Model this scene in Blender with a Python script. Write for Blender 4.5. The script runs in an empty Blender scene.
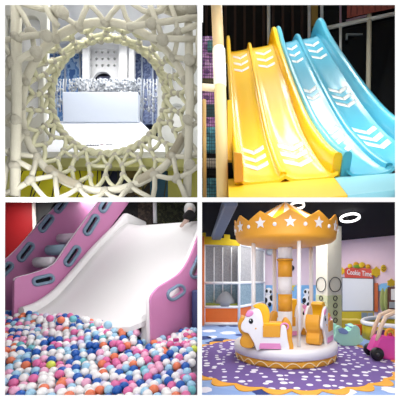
import bpy, bmesh, math, random
from mathutils import Vector, Matrix
random.seed(7)
S = bpy.context.scene
COL = S.collection
PI = math.pi
E, F, U0, V0 = 1.45, 320.0, 240.0, 280.0      # eye height, focal length (px), vanishing point of the depth lines

def P(u, v, Y): return Vector(((u-U0)/F*Y, Y, E+(V0-v)/F*Y))
def PZ(u, v, z):
    Y = (E-z)*F/(v-V0)
    return P(u, v, Y)
def px(n, Y): return n*Y/F

# ------------------------------------------------------------------ materials
def lin(c):
    c = c/255.0
    return c/12.92 if c <= .04045 else ((c+.055)/1.055)**2.4
MATS = {}
def mat(name, rgb, rough=.5, var=.06, scale=6.0, emit=0, spec=.5, bump=0, bscale=60, metal=0, coat=0):
    if name in MATS: return MATS[name]
    m = bpy.data.materials.new(name); m.use_nodes = True
    nt = m.node_tree; b = nt.nodes['Principled BSDF']
    c = [lin(x) for x in rgb]
    tc = nt.nodes.new('ShaderNodeTexCoord')
    nz = nt.nodes.new('ShaderNodeTexNoise'); nz.inputs['Scale'].default_value = scale; nz.inputs['Detail'].default_value = 4
    nt.links.new(tc.outputs['Object'], nz.inputs['Vector'])
    mx = nt.nodes.new('ShaderNodeMix'); mx.data_type = 'RGBA'
    mx.inputs['A'].default_value = [max(0, x*(1-var)) for x in c]+[1]
    mx.inputs['B'].default_value = [min(1, x*(1+var)) for x in c]+[1]
    nt.links.new(nz.outputs['Fac'], mx.inputs['Factor'])
    nt.links.new(mx.outputs['Result'], b.inputs['Base Color'])
    b.inputs['Roughness'].default_value = rough
    b.inputs['Metallic'].default_value = metal
    b.inputs['Specular IOR Level'].default_value = spec
    b.inputs['Coat Weight'].default_value = coat
    b.inputs['Coat Roughness'].default_value = .12
    if emit:
        b.inputs['Emission Color'].default_value = c+[1]; b.inputs['Emission Strength'].default_value = emit
    if bump:
        n2 = nt.nodes.new('ShaderNodeTexNoise'); n2.inputs['Scale'].default_value = bscale
        nt.links.new(tc.outputs['Object'], n2.inputs['Vector'])
        bp = nt.nodes.new('ShaderNodeBump'); bp.inputs['Strength'].default_value = bump; bp.inputs['Distance'].default_value = .01
        nt.links.new(n2.outputs['Fac'], bp.inputs['Height']); nt.links.new(bp.outputs['Normal'], b.inputs['Normal'])
    MATS[name] = m
    return m
def mat_speckle(name, rgbs, scale, rough=.7, kind='VORONOI'):
    """patchwork of several real colours (printed or woven surfaces)"""
    if name in MATS: return MATS[name]
    m = bpy.data.materials.new(name); m.use_nodes = True
    nt = m.node_tree; b = nt.nodes['Principled BSDF']
    tc = nt.nodes.new('ShaderNodeTexCoord')
    if kind == 'VORONOI':
        t = nt.nodes.new('ShaderNodeTexVoronoi'); t.inputs['Scale'].default_value = scale
        sp = nt.nodes.new('ShaderNodeSeparateColor'); nt.links.new(t.outputs['Color'], sp.inputs['Color']); out = sp.outputs['Red']
    else:
        t = nt.nodes.new('ShaderNodeTexNoise'); t.inputs['Scale'].default_value = scale; t.inputs['Detail'].default_value = 3; out = t.outputs['Fac']
    nt.links.new(tc.outputs['Object'], t.inputs['Vector'])
    r = nt.nodes.new('ShaderNodeValToRGB'); r.color_ramp.interpolation = 'CONSTANT'
    el = r.color_ramp.elements
    while len(el) < len(rgbs): el.new(.5)
    for i, c in enumerate(rgbs):
        n = len(rgbs)
        el[i].position = i/n if kind == 'VORONOI' else (0 if i == 0 else .36+.28*i/n)
        el[i].color = [lin(x) for x in c]+[1]
    nt.links.new(out, r.inputs['Fac']); nt.links.new(r.outputs['Color'], b.inputs['Base Color'])
    b.inputs['Roughness'].default_value = rough
    MATS[name] = m
    return m

def mat_dots(name, ground, dot):
    m = bpy.data.materials.new(name); m.use_nodes = True; nt = m.node_tree; b = nt.nodes['Principled BSDF']
    tc = nt.nodes.new('ShaderNodeTexCoord'); vo = nt.nodes.new('ShaderNodeTexVoronoi'); vo.voronoi_dimensions = '2D'
    vo.inputs['Scale'].default_value = 5.2; vo.inputs['Randomness'].default_value = .8
    sp = nt.nodes.new('ShaderNodeSeparateColor'); mr = nt.nodes.new('ShaderNodeMapRange')
    mr.inputs['To Min'].default_value = .13; mr.inputs['To Max'].default_value = .30
    lt = nt.nodes.new('ShaderNodeMath'); lt.operation = 'LESS_THAN'; mx = nt.nodes.new('ShaderNodeMix'); mx.data_type = 'RGBA'
    nt.links.new(tc.outputs['Object'], vo.inputs['Vector']); nt.links.new(vo.outputs['Color'], sp.inputs['Color'])
    nt.links.new(sp.outputs['Red'], mr.inputs['Value']); nt.links.new(vo.outputs['Distance'], lt.inputs[0]); nt.links.new(mr.outputs['Result'], lt.inputs[1])
    nt.links.new(lt.outputs['Value'], mx.inputs['Factor'])
    mx.inputs['A'].default_value = [lin(x) for x in ground]+[1]; mx.inputs['B'].default_value = [lin(x) for x in dot]+[1]
    nt.links.new(mx.outputs['Result'], b.inputs['Base Color']); b.inputs['Roughness'].default_value = .95; b.inputs['Specular IOR Level'].default_value = .1
    return m
# ------------------------------------------------------------------ mesh building
class MB:
    def __init__(s): s.v, s.f, s.sm = [], [], []
    def add(s, vs, fs, smooth=False):
        b = len(s.v); s.v += [Vector(p) for p in vs]
        for f in fs: s.f.append(tuple(b+i for i in f)); s.sm.append(smooth)
        return s
    def hexa(s, p): return s.add(p, [(0,3,2,1),(4,5,6,7),(0,1,5,4),(1,2,6,5),(2,3,7,6),(3,0,4,7)])
    def box(s, c, d, rz=0, M=None):
        c = Vector(c); x, y, z = d[0]/2, d[1]/2, d[2]/2
        R = (M if M else Matrix.Rotation(rz, 3, 'Z'))
        return s.hexa([c+R@Vector(q) for q in ((-x,-y,-z),(x,-y,-z),(x,y,-z),(-x,y,-z),(-x,-y,z),(x,-y,z),(x,y,z),(-x,y,z))])
    def pbox(s, u0, v0, u1, v1, Y, d):
        """an upright box whose front face, at distance Y, covers this rectangle; d = depth behind it"""
        a, b = P(u0, v1, Y), P(u1, v0, Y)
        return s.box(((a.x+b.x)/2, Y+d/2, (a.z+b.z)/2), (abs(b.x-a.x), d, abs(b.z-a.z)))
    def prism(s, poly, vec):
        n = len(poly); vec = Vector(vec)
        vs = [Vector(p) for p in poly]+[Vector(p)+vec for p in poly]
        return s.add(vs, [tuple(range(n-1, -1, -1)), tuple(range(n, 2*n))]+[(i,(i+1)%n,n+(i+1)%n,n+i) for i in range(n)])
    def tube(s, pts, r, n=8, closed=False):
        pts = [Vector(p) for p in pts]; m = len(pts)
        rs = r if isinstance(r, (list, tuple)) else [r]*m
        T = []
        for i in range(m):
            a = pts[(i-1) % m] if (closed or i > 0) else pts[i]
            b = pts[(i+1) % m] if (closed or i < m-1) else pts[i]
            T.append((b-a).normalized())
        N = T[0].orthogonal().normalized(); vs = []
        for i in range(m):
            if i:
                N = (N-T[i]*N.dot(T[i]))
                N = N.normalized() if N.length > 1e-6 else T[i].orthogonal().normalized()
            B = T[i].cross(N)
            vs += [pts[i]+(N*math.cos(2*PI*k/n)+B*math.sin(2*PI*k/n))*rs[i] for k in range(n)]
        fs = []
        for i in range(m if closed else m-1):
            j = (i+1) % m
            for k in range(n):
                q = (k+1) % n; fs.append((i*n+k, i*n+q, j*n+q, j*n+k))
        if not closed: fs += [tuple(range(n-1, -1, -1)), tuple(range((m-1)*n, m*n))]
        return s.add(vs, fs, True)
    def sph(s, c, r, nu=12, nv=8, M=None):
        c = Vector(c); r = (r, r, r) if not isinstance(r, (tuple, list)) else r
        vs = [(0,0,1)]
        for j in range(1, nv):
            t = PI*j/nv
            vs += [(math.sin(t)*math.cos(2*PI*k/nu), math.sin(t)*math.sin(2*PI*k/nu), math.cos(t)) for k in range(nu)]
        vs.append((0,0,-1)); fs = []
        for k in range(nu):
            q = (k+1) % nu
            fs.append((0, 1+k, 1+q)); b = 1+(nv-2)*nu
            fs.append((len(vs)-1, b+q, b+k))
            for j in range(nv-2):
                a = 1+j*nu; fs.append((a+k, a+nu+k, a+nu+q, a+q))
        R = M if M else Matrix.Identity(3)
        return s.add([c+R@Vector((x*r[0], y*r[1], z*r[2])) for x, y, z in vs], fs, True)
    def lathe(s, prof, c, n=32, smooth=True, M=None, closed=False):
        c = Vector(c); R = M if M else Matrix.Identity(3); m = len(prof)
        vs = [c+R@Vector((r*math.cos(2*PI*k/n), r*math.sin(2*PI*k/n), z)) for r, z in prof for k in range(n)]
        fs = []
        for i in range(m if closed else m-1):
            j = (i+1) % m
            fs += [(i*n+k, i*n+(k+1) % n, j*n+(k+1) % n, j*n+k) for k in range(n)]
        if not closed: fs += [tuple(range(n-1, -1, -1)), tuple(range((m-1)*n, m*n))]
        return s.add(vs, fs, smooth)
    def sheet(s, g, off, smooth=True):
        """a grid of points given thickness by the vector (or function) off"""
        R, C = len(g), len(g[0]); off2 = off if callable(off) else (lambda i, j: off)
        vs = [Vector(p) for r in g for p in r]+[Vector(g[i][j])+Vector(off2(i, j)) for i in range(R) for j in range(C)]
        o = R*C; ix = lambda i, j: i*C+j; fs = []
        for i in range(R-1):
            for j in range(C-1):
                a = (ix(i,j), ix(i,j+1), ix(i+1,j+1), ix(i+1,j)); fs.append(a); fs.append(tuple(o+x for x in reversed(a)))
        s.add(vs, fs, smooth); b = len(s.v)-len(vs)
        edge = [ix(0,j) for j in range(C)]+[ix(i,C-1) for i in range(1,R)]+[ix(R-1,j) for j in range(C-2,-1,-1)]+[ix(i,0) for i in range(R-2,0,-1)]
        for k in range(len(edge)):
            x, y = edge[k], edge[(k+1) % len(edge)]
            s.f.append((b+x, b+o+x, b+o+y, b+y)); s.sm.append(False)
        return s
    def plate(s, outer, holes, o, ex, ey, t, bevel=0.0):
        """flat board: 2-D outline with holes in the plane (o, ex, ey), thickness t to both sides in all"""
        cu = bpy.data.curves.new('outline', 'CURVE'); cu.dimensions = '2D'; cu.fill_mode = 'BOTH'; cu.extrude = t/2-bevel; cu.bevel_depth = bevel
        cu.bevel_resolution = 1
        for poly in [outer]+list(holes):
            sp = cu.splines.new('POLY'); sp.points.add(len(poly)-1); sp.use_cyclic_u = True
            for q, (x, y) in zip(sp.points, poly): q.co = (x, y, 0, 1)
        ob = bpy.data.objects.new('outline', cu); COL.objects.link(ob)
        dg = bpy.context.evaluated_depsgraph_get()
        me = bpy.data.meshes.new_from_object(ob.evaluated_get(dg))
        o, ex, ey = Vector(o), Vector(ex).normalized(), Vector(ey).normalized(); nn = ex.cross(ey)
        s.add([o+ex*q.co.x+ey*q.co.y+nn*q.co.z for q in me.vertices], [tuple(p.vertices) for p in me.polygons])
        bpy.data.objects.remove(ob); bpy.data.curves.remove(cu); bpy.data.meshes.remove(me)
        return s
    def build(s, name, m, parent=None, base=None, clip=(), bevel=0, merge=True):
        if base is None: base = Vector(parent['_b']) if parent is not None and '_b' in parent else Vector((0,0,0))
        me = bpy.data.meshes.new(name)
        me.from_pydata([p-base for p in s.v], [], s.f)
        for p, q in zip(me.polygons, s.sm): p.use_smooth = q
        bm = bmesh.new(); bm.from_mesh(me)
        for co, no in clip:
            r = bmesh.ops.bisect_plane(bm, geom=bm.verts[:]+bm.edges[:]+bm.faces[:], dist=1e-5, plane_co=Vector(co)-base, plane_no=Vector(no), clear_inner=True)
            ed = [e for e in r['geom_cut'] if isinstance(e, bmesh.types.BMEdge)]
            if ed: bmesh.ops.holes_fill(bm, edges=ed, sides=0)
        bmesh.ops.recalc_face_normals(bm, faces=bm.faces[:])
        bm.to_mesh(me); bm.free()
        me.materials.append(m)
        ob = bpy.data.objects.new(name, me); COL.objects.link(ob)
        if parent is not None:
            ob.parent = parent; ob['_b'] = list(base)
        else:
            ob.location = base; ob['_b'] = list(base)
        if bevel:
            md = ob.modifiers.new('Bevel', 'BEVEL'); md.width = bevel; md.segments = 2; md.limit_method = 'ANGLE'
        return ob

def tag(o, label, cat, group=None, kind=None):
    o['label'] = label; o['category'] = cat
    if group: o['group'] = group
    if kind: o['kind'] = kind
    return o
def thing(name, label, cat, base, group=None):
    o = bpy.data.objects.new(name, None); COL.objects.link(o); o.location = base; o['_b'] = list(base); o.empty_display_size = .1
    return tag(o, label, cat, group)
def subempty(name, parent):
    o = bpy.data.objects.new(name, None); COL.objects.link(o); o.parent = parent; o['_b'] = parent['_b']; return o
def single(name, mb, m, label, cat, group=None, **k):
    c = Vector((0,0,0))
    for p in mb.v: c += p
    c /= max(1, len(mb.v)); c.z = min(p.z for p in mb.v)
    return tag(mb.build(name, m, base=c, **k), label, cat, group)
def struct(name, mb, m, **k):
    o = mb.build(name, m, **k); o['kind'] = 'structure'; return o
def crom(pts, n):
    """Catmull-Rom through the points"""
    pts = [Vector(p) for p in pts]; q = [2*pts[0]-pts[1]]+pts+[2*pts[-1]-pts[-2]]; out = []
    for i in range(1, len(q)-2):
        for k in range(n):
            t = k/n; a, b, c, d = q[i-1], q[i], q[i+1], q[i+2]
            out.append(.5*((2*b)+(c-a)*t+(2*a-5*b+4*c-d)*t*t+(3*b-a-3*c+d)*t**3))
    out.append(pts[-1]); return out
def text_mb(txt, o, ex, ey, h, depth=.004, width=None):
    cu = bpy.data.curves.new('t', 'FONT'); cu.body = txt; cu.size = h; cu.extrude = depth/2; cu.align_x = 'CENTER'; cu.align_y = 'CENTER'
    ob = bpy.data.objects.new('t', cu); COL.objects.link(ob)
    dg = bpy.context.evaluated_depsgraph_get(); me = bpy.data.meshes.new_from_object(ob.evaluated_get(dg))
    o, ex, ey = Vector(o), Vector(ex).normalized(), Vector(ey).normalized(); nn = ex.cross(ey)
    sx = 1
    if width:
        xs = [v.co.x for v in me.vertices]; sx = width/(max(xs)-min(xs))
    mb = MB().add([o+ex*v.co.x*sx+ey*v.co.y+nn*v.co.z for v in me.vertices], [tuple(p.vertices) for p in me.polygons])
    bpy.data.objects.remove(ob); bpy.data.curves.remove(cu); bpy.data.meshes.remove(me)
    return mb
def area(name, loc, size, power, target=None, rot=None, col=(1,1,1), sy=None, spread=None):
    L = bpy.data.lights.new(name, 'AREA'); L.energy = power; L.size = size; L.color = col
    if sy: L.shape = 'RECTANGLE'; L.size_y = sy
    o = bpy.data.objects.new(name, L); COL.objects.link(o); o.location = loc
    if target is not None: o.rotation_euler = (Vector(target)-Vector(loc)).to_track_quat('-Z', 'Y').to_euler()
    if rot: o.rotation_euler = rot
    return o

CAM = Vector((0, 0, E))
T = .014
UP = (CAM+Vector((0, 0, T)), (0, -.25, 1))        # above the raked floor between the storeys
DOWN = (CAM-Vector((0, 0, T)), (0, .25, -1))
RIGHT = (CAM+Vector((T, 0, 0)), (1, .125, 0))     # right of the dividing wall
LEFT = (CAM-Vector((T, 0, 0)), (-1, -.125, 0))

# ------------------------------------------------------------------ the building
white_wall = mat('white wall paint', (248,248,248), .7, .01)
grey_wall = mat('grey wall paint', (150,150,152), .8, .04)
YF = 2.2
def frame_piece(name, u0, v0, u1, v1):
    a, b = YF, YF+.07
    struct(name, MB().hexa([P(u0,v1,a), P(u1,v1,a), P(u1,v1,b), P(u0,v1,b), P(u0,v0,a), P(u1,v0,a), P(u1,v0,b), P(u0,v0,b)]), white_wall)
frame_piece('trim_1', -120, -80, 5, 480); frame_piece('trim_2', 395, -80, 520, 480)
frame_piece('trim_3', 5, -80, 395, 5); frame_piece('trim_4', 5, 395, 395, 490)
frame_piece('trim_5', 197.4, 5, 202, 395); frame_piece('trim_6', 5, 197.4, 197.4, 202); frame_piece('trim_7', 202, 197.4, 395, 202)
y0, y1 = YF+.07, 9.0
def wedge(u, v, off):  # point on ray plane
    return [P(u, v, y0)+Vector(off), P(u, v, y1)+Vector(off)]
def shell(name, ca, cb, off, m):
    (ua, va), (ub, vb) = ca, cb
    a0, a1 = P(ua, va, y0), P(ua, va, y1); b0, b1 = P(ub, vb, y0), P(ub, vb, y1); o = Vector(off)
    struct(name, MB().prism([a0, b0, b1, a1], o), m)
shell('floor_upper', (-30, 200), (430, 200), (0, 0, .001), white_wall)
h = MB(); h.hexa([P(-30,200,y0)-Vector((0,0,.012)), P(430,200,y0)-Vector((0,0,.012)), P(430,200,y1)-Vector((0,0,.012)), P(-30,200,y1)-Vector((0,0,.012)),
                  P(-30,200,y0)+Vector((0,0,.012)), P(430,200,y0)+Vector((0,0,.012)), P(430,200,y1)+Vector((0,0,.012)), P(-30,200,y1)+Vector((0,0,.012))])
bpy.data.objects.remove(bpy.data.objects['floor_upper']); struct('floor_upper', h, white_wall)
h = MB(); D = Vector((.012, 0, 0)); vb, vt = 410, -90
h.hexa([P(200,vb,y0)-D, P(200,vb,y0)+D, Vector((P(200,0,y1).x, y1, -.0))+D, Vector((P(200,0,y1).x, y1, 0))-D,
        P(200,vt,y0)-D, P(200,vt,y0)+D, P(200,vt,y1)+D, P(200,vt,y1)-D])
struct('wall_divider', h, white_wall)
struct('wall_left', MB().prism([P(-25,480,y0), P(-25,-90,y0), P(-25,-90,y1), Vector((P(-25,0,y1).x, y1, 0))], (-.05,0,0)), grey_wall)
struct('wall_right', MB().prism([P(425,410,y0), P(425,-90,y0), P(425,-90,13.4), Vector((P(425,0,13.4).x, 13.4, 0))], (.05,0,0)), grey_wall)
struct('ceiling_upper', MB().prism([P(-30,-90,y0), P(430,-90,y0), P(430,-90,y1), P(-30,-90,y1)], (0,0,.05)), grey_wall)
struct('floor', MB().box((0, 7.9, -.05), (16, 11.3, .1)), mat_speckle('blue carpet', [(140,168,216),(150,178,222),(146,172,220)], 3, .9))

# ================================================================== upper left: round rope net passage
rope = mat('off white rope', (188,184,168), .85, .10, 14, bump=.5, bscale=160)
rope2 = mat('ivory braided rope', (190,188,158), .85, .12, 20, bump=.5, bscale=180)
knotm = mat('grey white rope knot', (166,162,148), .9, .14, 30, bump=.8, bscale=120)
cream_rope = mat('wrapped rope', (168,160,140), .9, .12, 40, bump=1, bscale=220)
TLC = (UP, LEFT)
net = thing('climbing_net', 'off white knotted rope net woven around a round passage', 'climbing net', P(105, 195, 2.6))
c1, r1, Y1 = (108, 96.5), 57.5, 3.0
c2, r2, Y2 = (105, 107), 82.5, 2.62
def rp(cx, cy, r, th, Y): return P(cx+r*math.cos(th), cy+r*math.sin(th), Y)
def ringpts(c, r, Y, n, wob=0, tw=0, ph=0):
    out = []
    for i in range(n):
        th = 2*PI*i/n
        rr = r+wob*math.sin(3*th+1)+(1.7*math.cos(tw*th+ph))
        out.append(rp(c[0], c[1], rr, th, Y+.02*math.sin(tw*th+ph)))
    return out
mb = MB()
for ph in (0, PI): mb.tube(ringpts(c1, r1, Y1, 220, .6, 22, ph), px(2.5, Y1), 8, True)
mb.build('inner_ring', rope2, net, clip=TLC)
mb = MB().tube(ringpts(c2, r2, Y2, 120, 1.0), px(3.7, Y2), 12, True)
mb.build('outer_ring', rope, net, clip=TLC)
for a0, a1 in ((52, 66), (108, 133), (20, 40)):      # whipping on the lower part of the outer ring
    mb = MB()
    pts = []
    n = int((a1-a0)*10)
    base = [rp(c2[0], c2[1], r2+1.0*math.sin(3*math.radians(a)+1), math.radians(a), Y2) for a in [a0+(a1-a0)*k/60 for k in range(61)]]
    for k in range(30):
        i = k*2; t = (base[i+1]-base[i]).normalized(); nn = Vector((0,1,0)); bb = t.cross(nn)
        mb.tube([base[i]+(nn*math.cos(q*PI/5)+bb*math.sin(q*PI/5))*px(4.4, Y2) for q in range(10)], px(.75, Y2), 5, True)
    mb.build('rope_whipping', cream_rope, net, clip=TLC)
knots = []
def strand(mb, a, b, r, sag=.012):
    m = (a+b)/2+Vector((random.uniform(-1,1)*sag, random.uniform(-1,1)*sag, -abs(random.uniform(0,1))*sag))
    mb.tube([a, a.lerp(m, .5)+(m-a)*.0, m, b], r, 7)
N = 26
rnd = random.Random(3)
def lerpnode(t, th):
    cx, cy = c1[0]+(c2[0]-c1[0])*t, c1[1]+(c2[1]-c1[1])*t
    return rp(cx, cy, r1+(r2-r1)*t+rnd.uniform(-1.2, 1.2), th+rnd.uniform(-.03, .03), Y1+(Y2-Y1)*t)
A = [lerpnode(.03, 2*PI*i/N) for i in range(N)]
B = [lerpnode(.36, 2*PI*(i+.5)/N) for i in range(N)]
Cc = [lerpnode(.66, 2*PI*(i+.5)/N) for i in range(N)]
Dd = [lerpnode(1.0, 2*PI*i/N) for i in range(N)]
fun = MB()
for i in range(N):
    j = (i+1) % N
    for a, b in ((A[i], B[i]), (A[j], B[i]), (B[i], Cc[i]), (Cc[i], Dd[i]), (Cc[i], Dd[j])):
        strand(fun, a, b, px(2.0, 2.8))
    if i % 2 == 0: strand(fun, B[i], B[j], px(1.8, 2.85))
fun.build('netting', rope2, net, clip=TLC)
knots += [(p, px(4.3, 3)) for p in A]+[(p, px(3.6, 2.9)) for p in B]+[(p, px(3.8, 2.75)) for p in Cc]
# outer net between the big ring and the edges of the opening
out = MB()
def edge_clamp(u, v):
    du, dv = u-105, v-105; k = 1
    for d, lo, hi, c in ((du, 3, 199, 105), (dv, 3, 199, 105)):
        if d > 0: k = min(k, (hi-c)/d)
        elif d < 0: k = min(k, (lo-c)/d)
    return 105+du*k, 105+dv*k, k < 1
M = 20
def onode(r, th, Y):
    u, v, c = edge_clamp(105+r*math.cos(th), 106+r*math.sin(th)); return P(u, v, Y), c
big = MB()
for i in range(M):
    th = 2*PI*i/M; thn = 2*PI*(i+.5)/M
    d0 = rp(c2[0], c2[1], r2+2, th, Y2-.02); d1 = rp(c2[0], c2[1], r2+2, 2*PI*(i+1)/M, Y2-.02)
    e, ce = onode(105+rnd.uniform(-3, 3), thn, 2.48)
    strand(big, d0, e, px(2.5, 2.5)); strand(big, d1, e, px(2.5, 2.5))
    knots.append((d0, px(5.2, 2.55)))
    if not ce:
        knots.append((e, px(5.6, 2.48)))
        f, cf = onode(150, thn+.07, 2.44); strand(big, e, f, px(2.7, 2.45))
        if i % 5 in (1, 2, 3):
            g, cg = onode(150, thn-.22, 2.44); strand(big, e, g, px(2.5, 2.45))
big.build('netting', rope, net, clip=TLC)
posts = MB()
posts.tube([P(16, 3, 2.46), P(16.5, 100, 2.46), P(15, 196, 2.46)], px(4.6, 2.46), 10)
posts.build('upright_rope', rope, net, clip=TLC)
posts = MB(); posts.tube([P(188, 3, 2.5), P(190, 100, 2.5), P(187, 196, 2.5)], px(4.2, 2.5), 10)
posts.build('upright_rope', rope, net, clip=TLC)
for a, b in (((16,38),(50,34)), ((14,63),(38,50)), ((45,5),(58,26)), ((150,5),(163,40)), ((150,38),(196,39)), ((128,26),(160,22)), ((12,155),(30,168)), ((150,24),(198,17))):
    mb = MB(); strand(mb, P(*a, 2.45), P(*b, 2.47), px(2.9, 2.45)); mb.build('cross_rope', rope, net, clip=TLC)
for u, v in ((16,38),(12,63),(47,36),(36,52),(63,13),(16,120),(14,166),(163,40),(152,24),(189,60),(188,120),(190,165)): knots.append((P(u, v, 2.45), px(6.0, 2.45)))
mbt = MB(); mbt.tube([P(196, 6, 2.5), P(178, 8, 2.5), P(160, 6, 2.55)], [px(13, 2.5), px(9, 2.5), px(5, 2.5)], 12)
mbt.build('rope_bundle', knotm, net, clip=TLC)
knots.sort(key=lambda k: -k[1])
rest = MB()
for i, (p, r) in enumerate(knots):
    if p.x > -.125*p.y-.03 or p.z-E < .25*p.y+.03: continue
    R = Matrix.Rotation(random.uniform(0, 3), 3, 'Y')@Matrix.Rotation(random.uniform(0, 3), 3, 'X')
    if i < 96:
        MB().sph(p, (r, r*.8, r*.9), 12, 8, R).sph(p+R@Vector((r*.45, 0, r*.3)), r*.62, 8, 6).build('knot', knotm, net, clip=TLC)
    else: rest.sph(p, (r, r*.8, r*.9), 8, 6, R)
if rest.v:
    o = rest.build('knot', knotm, net, clip=TLC); o['kind'] = 'stuff'
# --- behind the net
padw = mat('white soft vinyl', (238,240,246), .45, .01)
padb = mat('bluish white vinyl', (224,232,246), .45, .01)
white_board = mat('white painted board', (236,236,236), .5, .02)
dark_navy = mat('dark navy wall', (22,26,46), .7, .1)
a = [P(40,152.5,3.12), P(172,152.5,3.12), P(141,121,4.8), P(59,121,4.8)]
sl = thing('play_slide', 'broad white padded ramp seen through the round net passage', 'slide', P(106,152,3.12))
MB().prism(a, (0,0,-.08)).build('bed', padw, sl, bevel=.01)
e1 = (a[1]-a[0]).normalized(); e2 = (a[3]-a[0]).normalized(); e2 = (e2-e1*e2.dot(e1)).normalized(); nn = e1.cross(e2)
def onramp(u, v):
    t = (152.5-v)/31.5
    # the ramp plane under this sight line
    d = P(u, v, 1)-CAM; n = nn; return CAM+d*((a[0]-CAM).dot(n)/d.dot(n))+n*.004
text_mb('please', onramp(93, 145.5), e1, e2, px(6.2, 3.4), .004, px(12, 3.4)).build('lettering', mat('dark print', (40,42,60), .6), sl)
for k, (u, c) in enumerate(((102, (150,120,130)), (107.5, (150,150,160)), (111, (160,160,168)))):
    MB().sph(onramp(u, 145), (px(2, 3.4), px(1.2, 3.4), .004), 10, 6, Matrix((e1, e2, nn)).transposed()).build('printed_mark', mat('print mark %d' % k, c, .6), sl)
mb = MB(); b0, b1, t0, t1 = P(62.5,122,4.6), P(138,122,4.6), P(62,91.5,4.66), P(138,91.5,4.66); d = Vector((0, .12, 0))
mb.hexa([b0, b1, b1+d, b0+d, t0, t1, t1+d, t0+d])
single('foam_board', mb, padb, 'bluish white foam board standing upright at the head of the white ramp', 'foam board', bevel=.015)
# perforated panel
Y = 5.6
pp = thing('perforated_panel', 'white perforated panel with rows of black holes above an arch', 'panel', P(103, 92, Y))
def circ(c, r, n=16, sy=1): return [(c[0]+r*math.cos(2*PI*k/n), c[1]+r*sy*math.sin(2*PI*k/n)) for k in range(n)]
O = P(103, 92, Y)
tp = lambda u, v: ((u-103)*Y/F, (92-v)*Y/F)
holes = [circ(tp(91+6.0*i, 53+6.7*j), px(1.25, Y), 12) for i in range(5) for j in range(3)]
arch = [tp(103+9.5*math.cos(t), 82-9.5*math.sin(t)) for t in [PI*k/14 for k in range(15)]]
MB().plate([tp(86,92), tp(120,92), tp(120,38), tp(86,38)], holes+[arch], O, (1,0,0), (0,0,1), .05).build('panel', white_board, pp)
MB().pbox(84, 38, 122, 92, Y+.16, .04).build('backing', mat('dark backing', (38,38,52), .7), pp)
mb = MB(); mb.pbox(97, 76, 110, 92, Y+.08, .05)
mb.build('arch_infill', mat('grey lilac board', (128,130,158), .6), pp)
for u0, u1 in ((82, 88.5), (118.5, 127), (128.5, 134)):
    single('wall_batten', MB().pbox(u0, 30, u1, 122, 5.4, .08), white_board, 'white upright batten %s the perforated panel' % ('left of' if u0 < 100 else ('right of' if u0 < 125 else 'second to the right of')), 'batten', bevel=.01)
blue_tex = mat_speckle('blue ice print', [(70,110,176),(150,186,228),(96,140,204),(190,212,238)], 5, .4, 'NOISE')
blue_tex2 = mat_speckle('slate blue print', [(60,72,112),(120,136,176),(84,98,140),(150,162,190)], 5, .4, 'NOISE')
for u0, u1, m, lb in ((46, 82, blue_tex, 'icy blue printed panel left of the perforated panel'), (134, 160, blue_tex2, 'slate blue printed panel right of the perforated panel')):
    t = thing('printed_panel', lb, 'panel', P((u0+u1)/2, 124, 5.7))
    MB().pbox(u0, 40, u1, 124, 5.7, .05).build('panel', m, t)
    for uu in (u0+7, u0+18, u1-3):
        MB().pbox(uu, 40, uu+1.4, 124, 5.66, .03).build('batten', mat('pale grey metal', (176,186,204), .4), t)
mb = MB(); rr = random.Random(5)
for k in range(520):
    u = rr.uniform(47, 158); v = rr.uniform(79, 92) if 70 < u < 140 else rr.uniform(80, 112)
    if rr.random() < .35 and not 70 < u < 140: continue
    p = P(u, v, 5.05+rr.uniform(0, .2)); mb.sph(p, px(rr.uniform(.7, 1.5), 5.1), 6, 4)
for k in range(36):
    u = 48+k*3.1; mb.tube([P(u, 79, 5.1), P(u+rr.uniform(-2,2), 112 if not 66<u<138 else 93, 5.1)], px(.5, 5.1), 5)
o = single('knotted_netting', mb, mat('grey white cord', (196,200,206), .8, .25, 40), 'fine grey white knotted netting hanging behind the foam board', 'netting'); o['kind'] = 'stuff'
# side boards and beams
def rrect(u0, v0, u1, v1, r, n=5):
    out = []
    for cx, cy, a in ((u1-r, v0+r, -90), (u1-r, v1-r, 0), (u0+r, v1-r, 90), (u0+r, v0+r, 180)):
        out += [(cx+r*math.cos(math.radians(a+90*k/n)), cy+r*math.sin(math.radians(a+90*k/n))) for k in range(n+1)]
    return out
Yb = 3.9; O = P(0, 152, Yb); tp2 = lambda p: ((p[0]-0)*Yb/F, (152-p[1])*Yb/F)
side = thing('cutout_board', 'beige white side panel with rounded cut outs at left of the passage', 'panel', P(25, 152, Yb))
MB().plate([tp2(p) for p in ((-14,-10),(48,-10),(48,40),(44,70),(46,152),(-14,152))], [[tp2(p) for p in rrect(20,17,42,62,9)], [tp2(p) for p in rrect(7,17,15,60,3)], [tp2(p) for p in rrect(22,72,40,120,8)]], O, (1,0,0), (0,0,1), .06, .01).build('panel', mat('beige painted board', (214,212,200), .55, .03), side)
MB().pbox(-14, -10, 47, 156, Yb+.05, .05).build('backing', mat('bright white sheet', (252,252,252), .5, .0), side)
side = thing('cutout_board', 'pale grey side panel at right of the passage', 'panel', P(180, 152, Yb))
O = P(160, 152, Yb); tp3 = lambda p: ((p[0]-160)*Yb/F, (152-p[1])*Yb/F)
MB().plate([tp3(p) for p in ((159,48),(168,22),(199,22),(199,152),(159,152))], [[tp3(p) for p in rrect(172,60,186,92,5)], [tp3(p) for p in rrect(170,104,184,134,6)]], O, (1,0,0), (0,0,1), .06, .01).build('panel', mat('pale grey board', (218,220,218), .55, .03), side, clip=TLC)
MB().pbox(158, 45, 199, 156, Yb+.05, .05).build('backing', mat('bright white sheet', (252,252,252), .5, .0), side, clip=TLC)
mb = MB()
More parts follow.
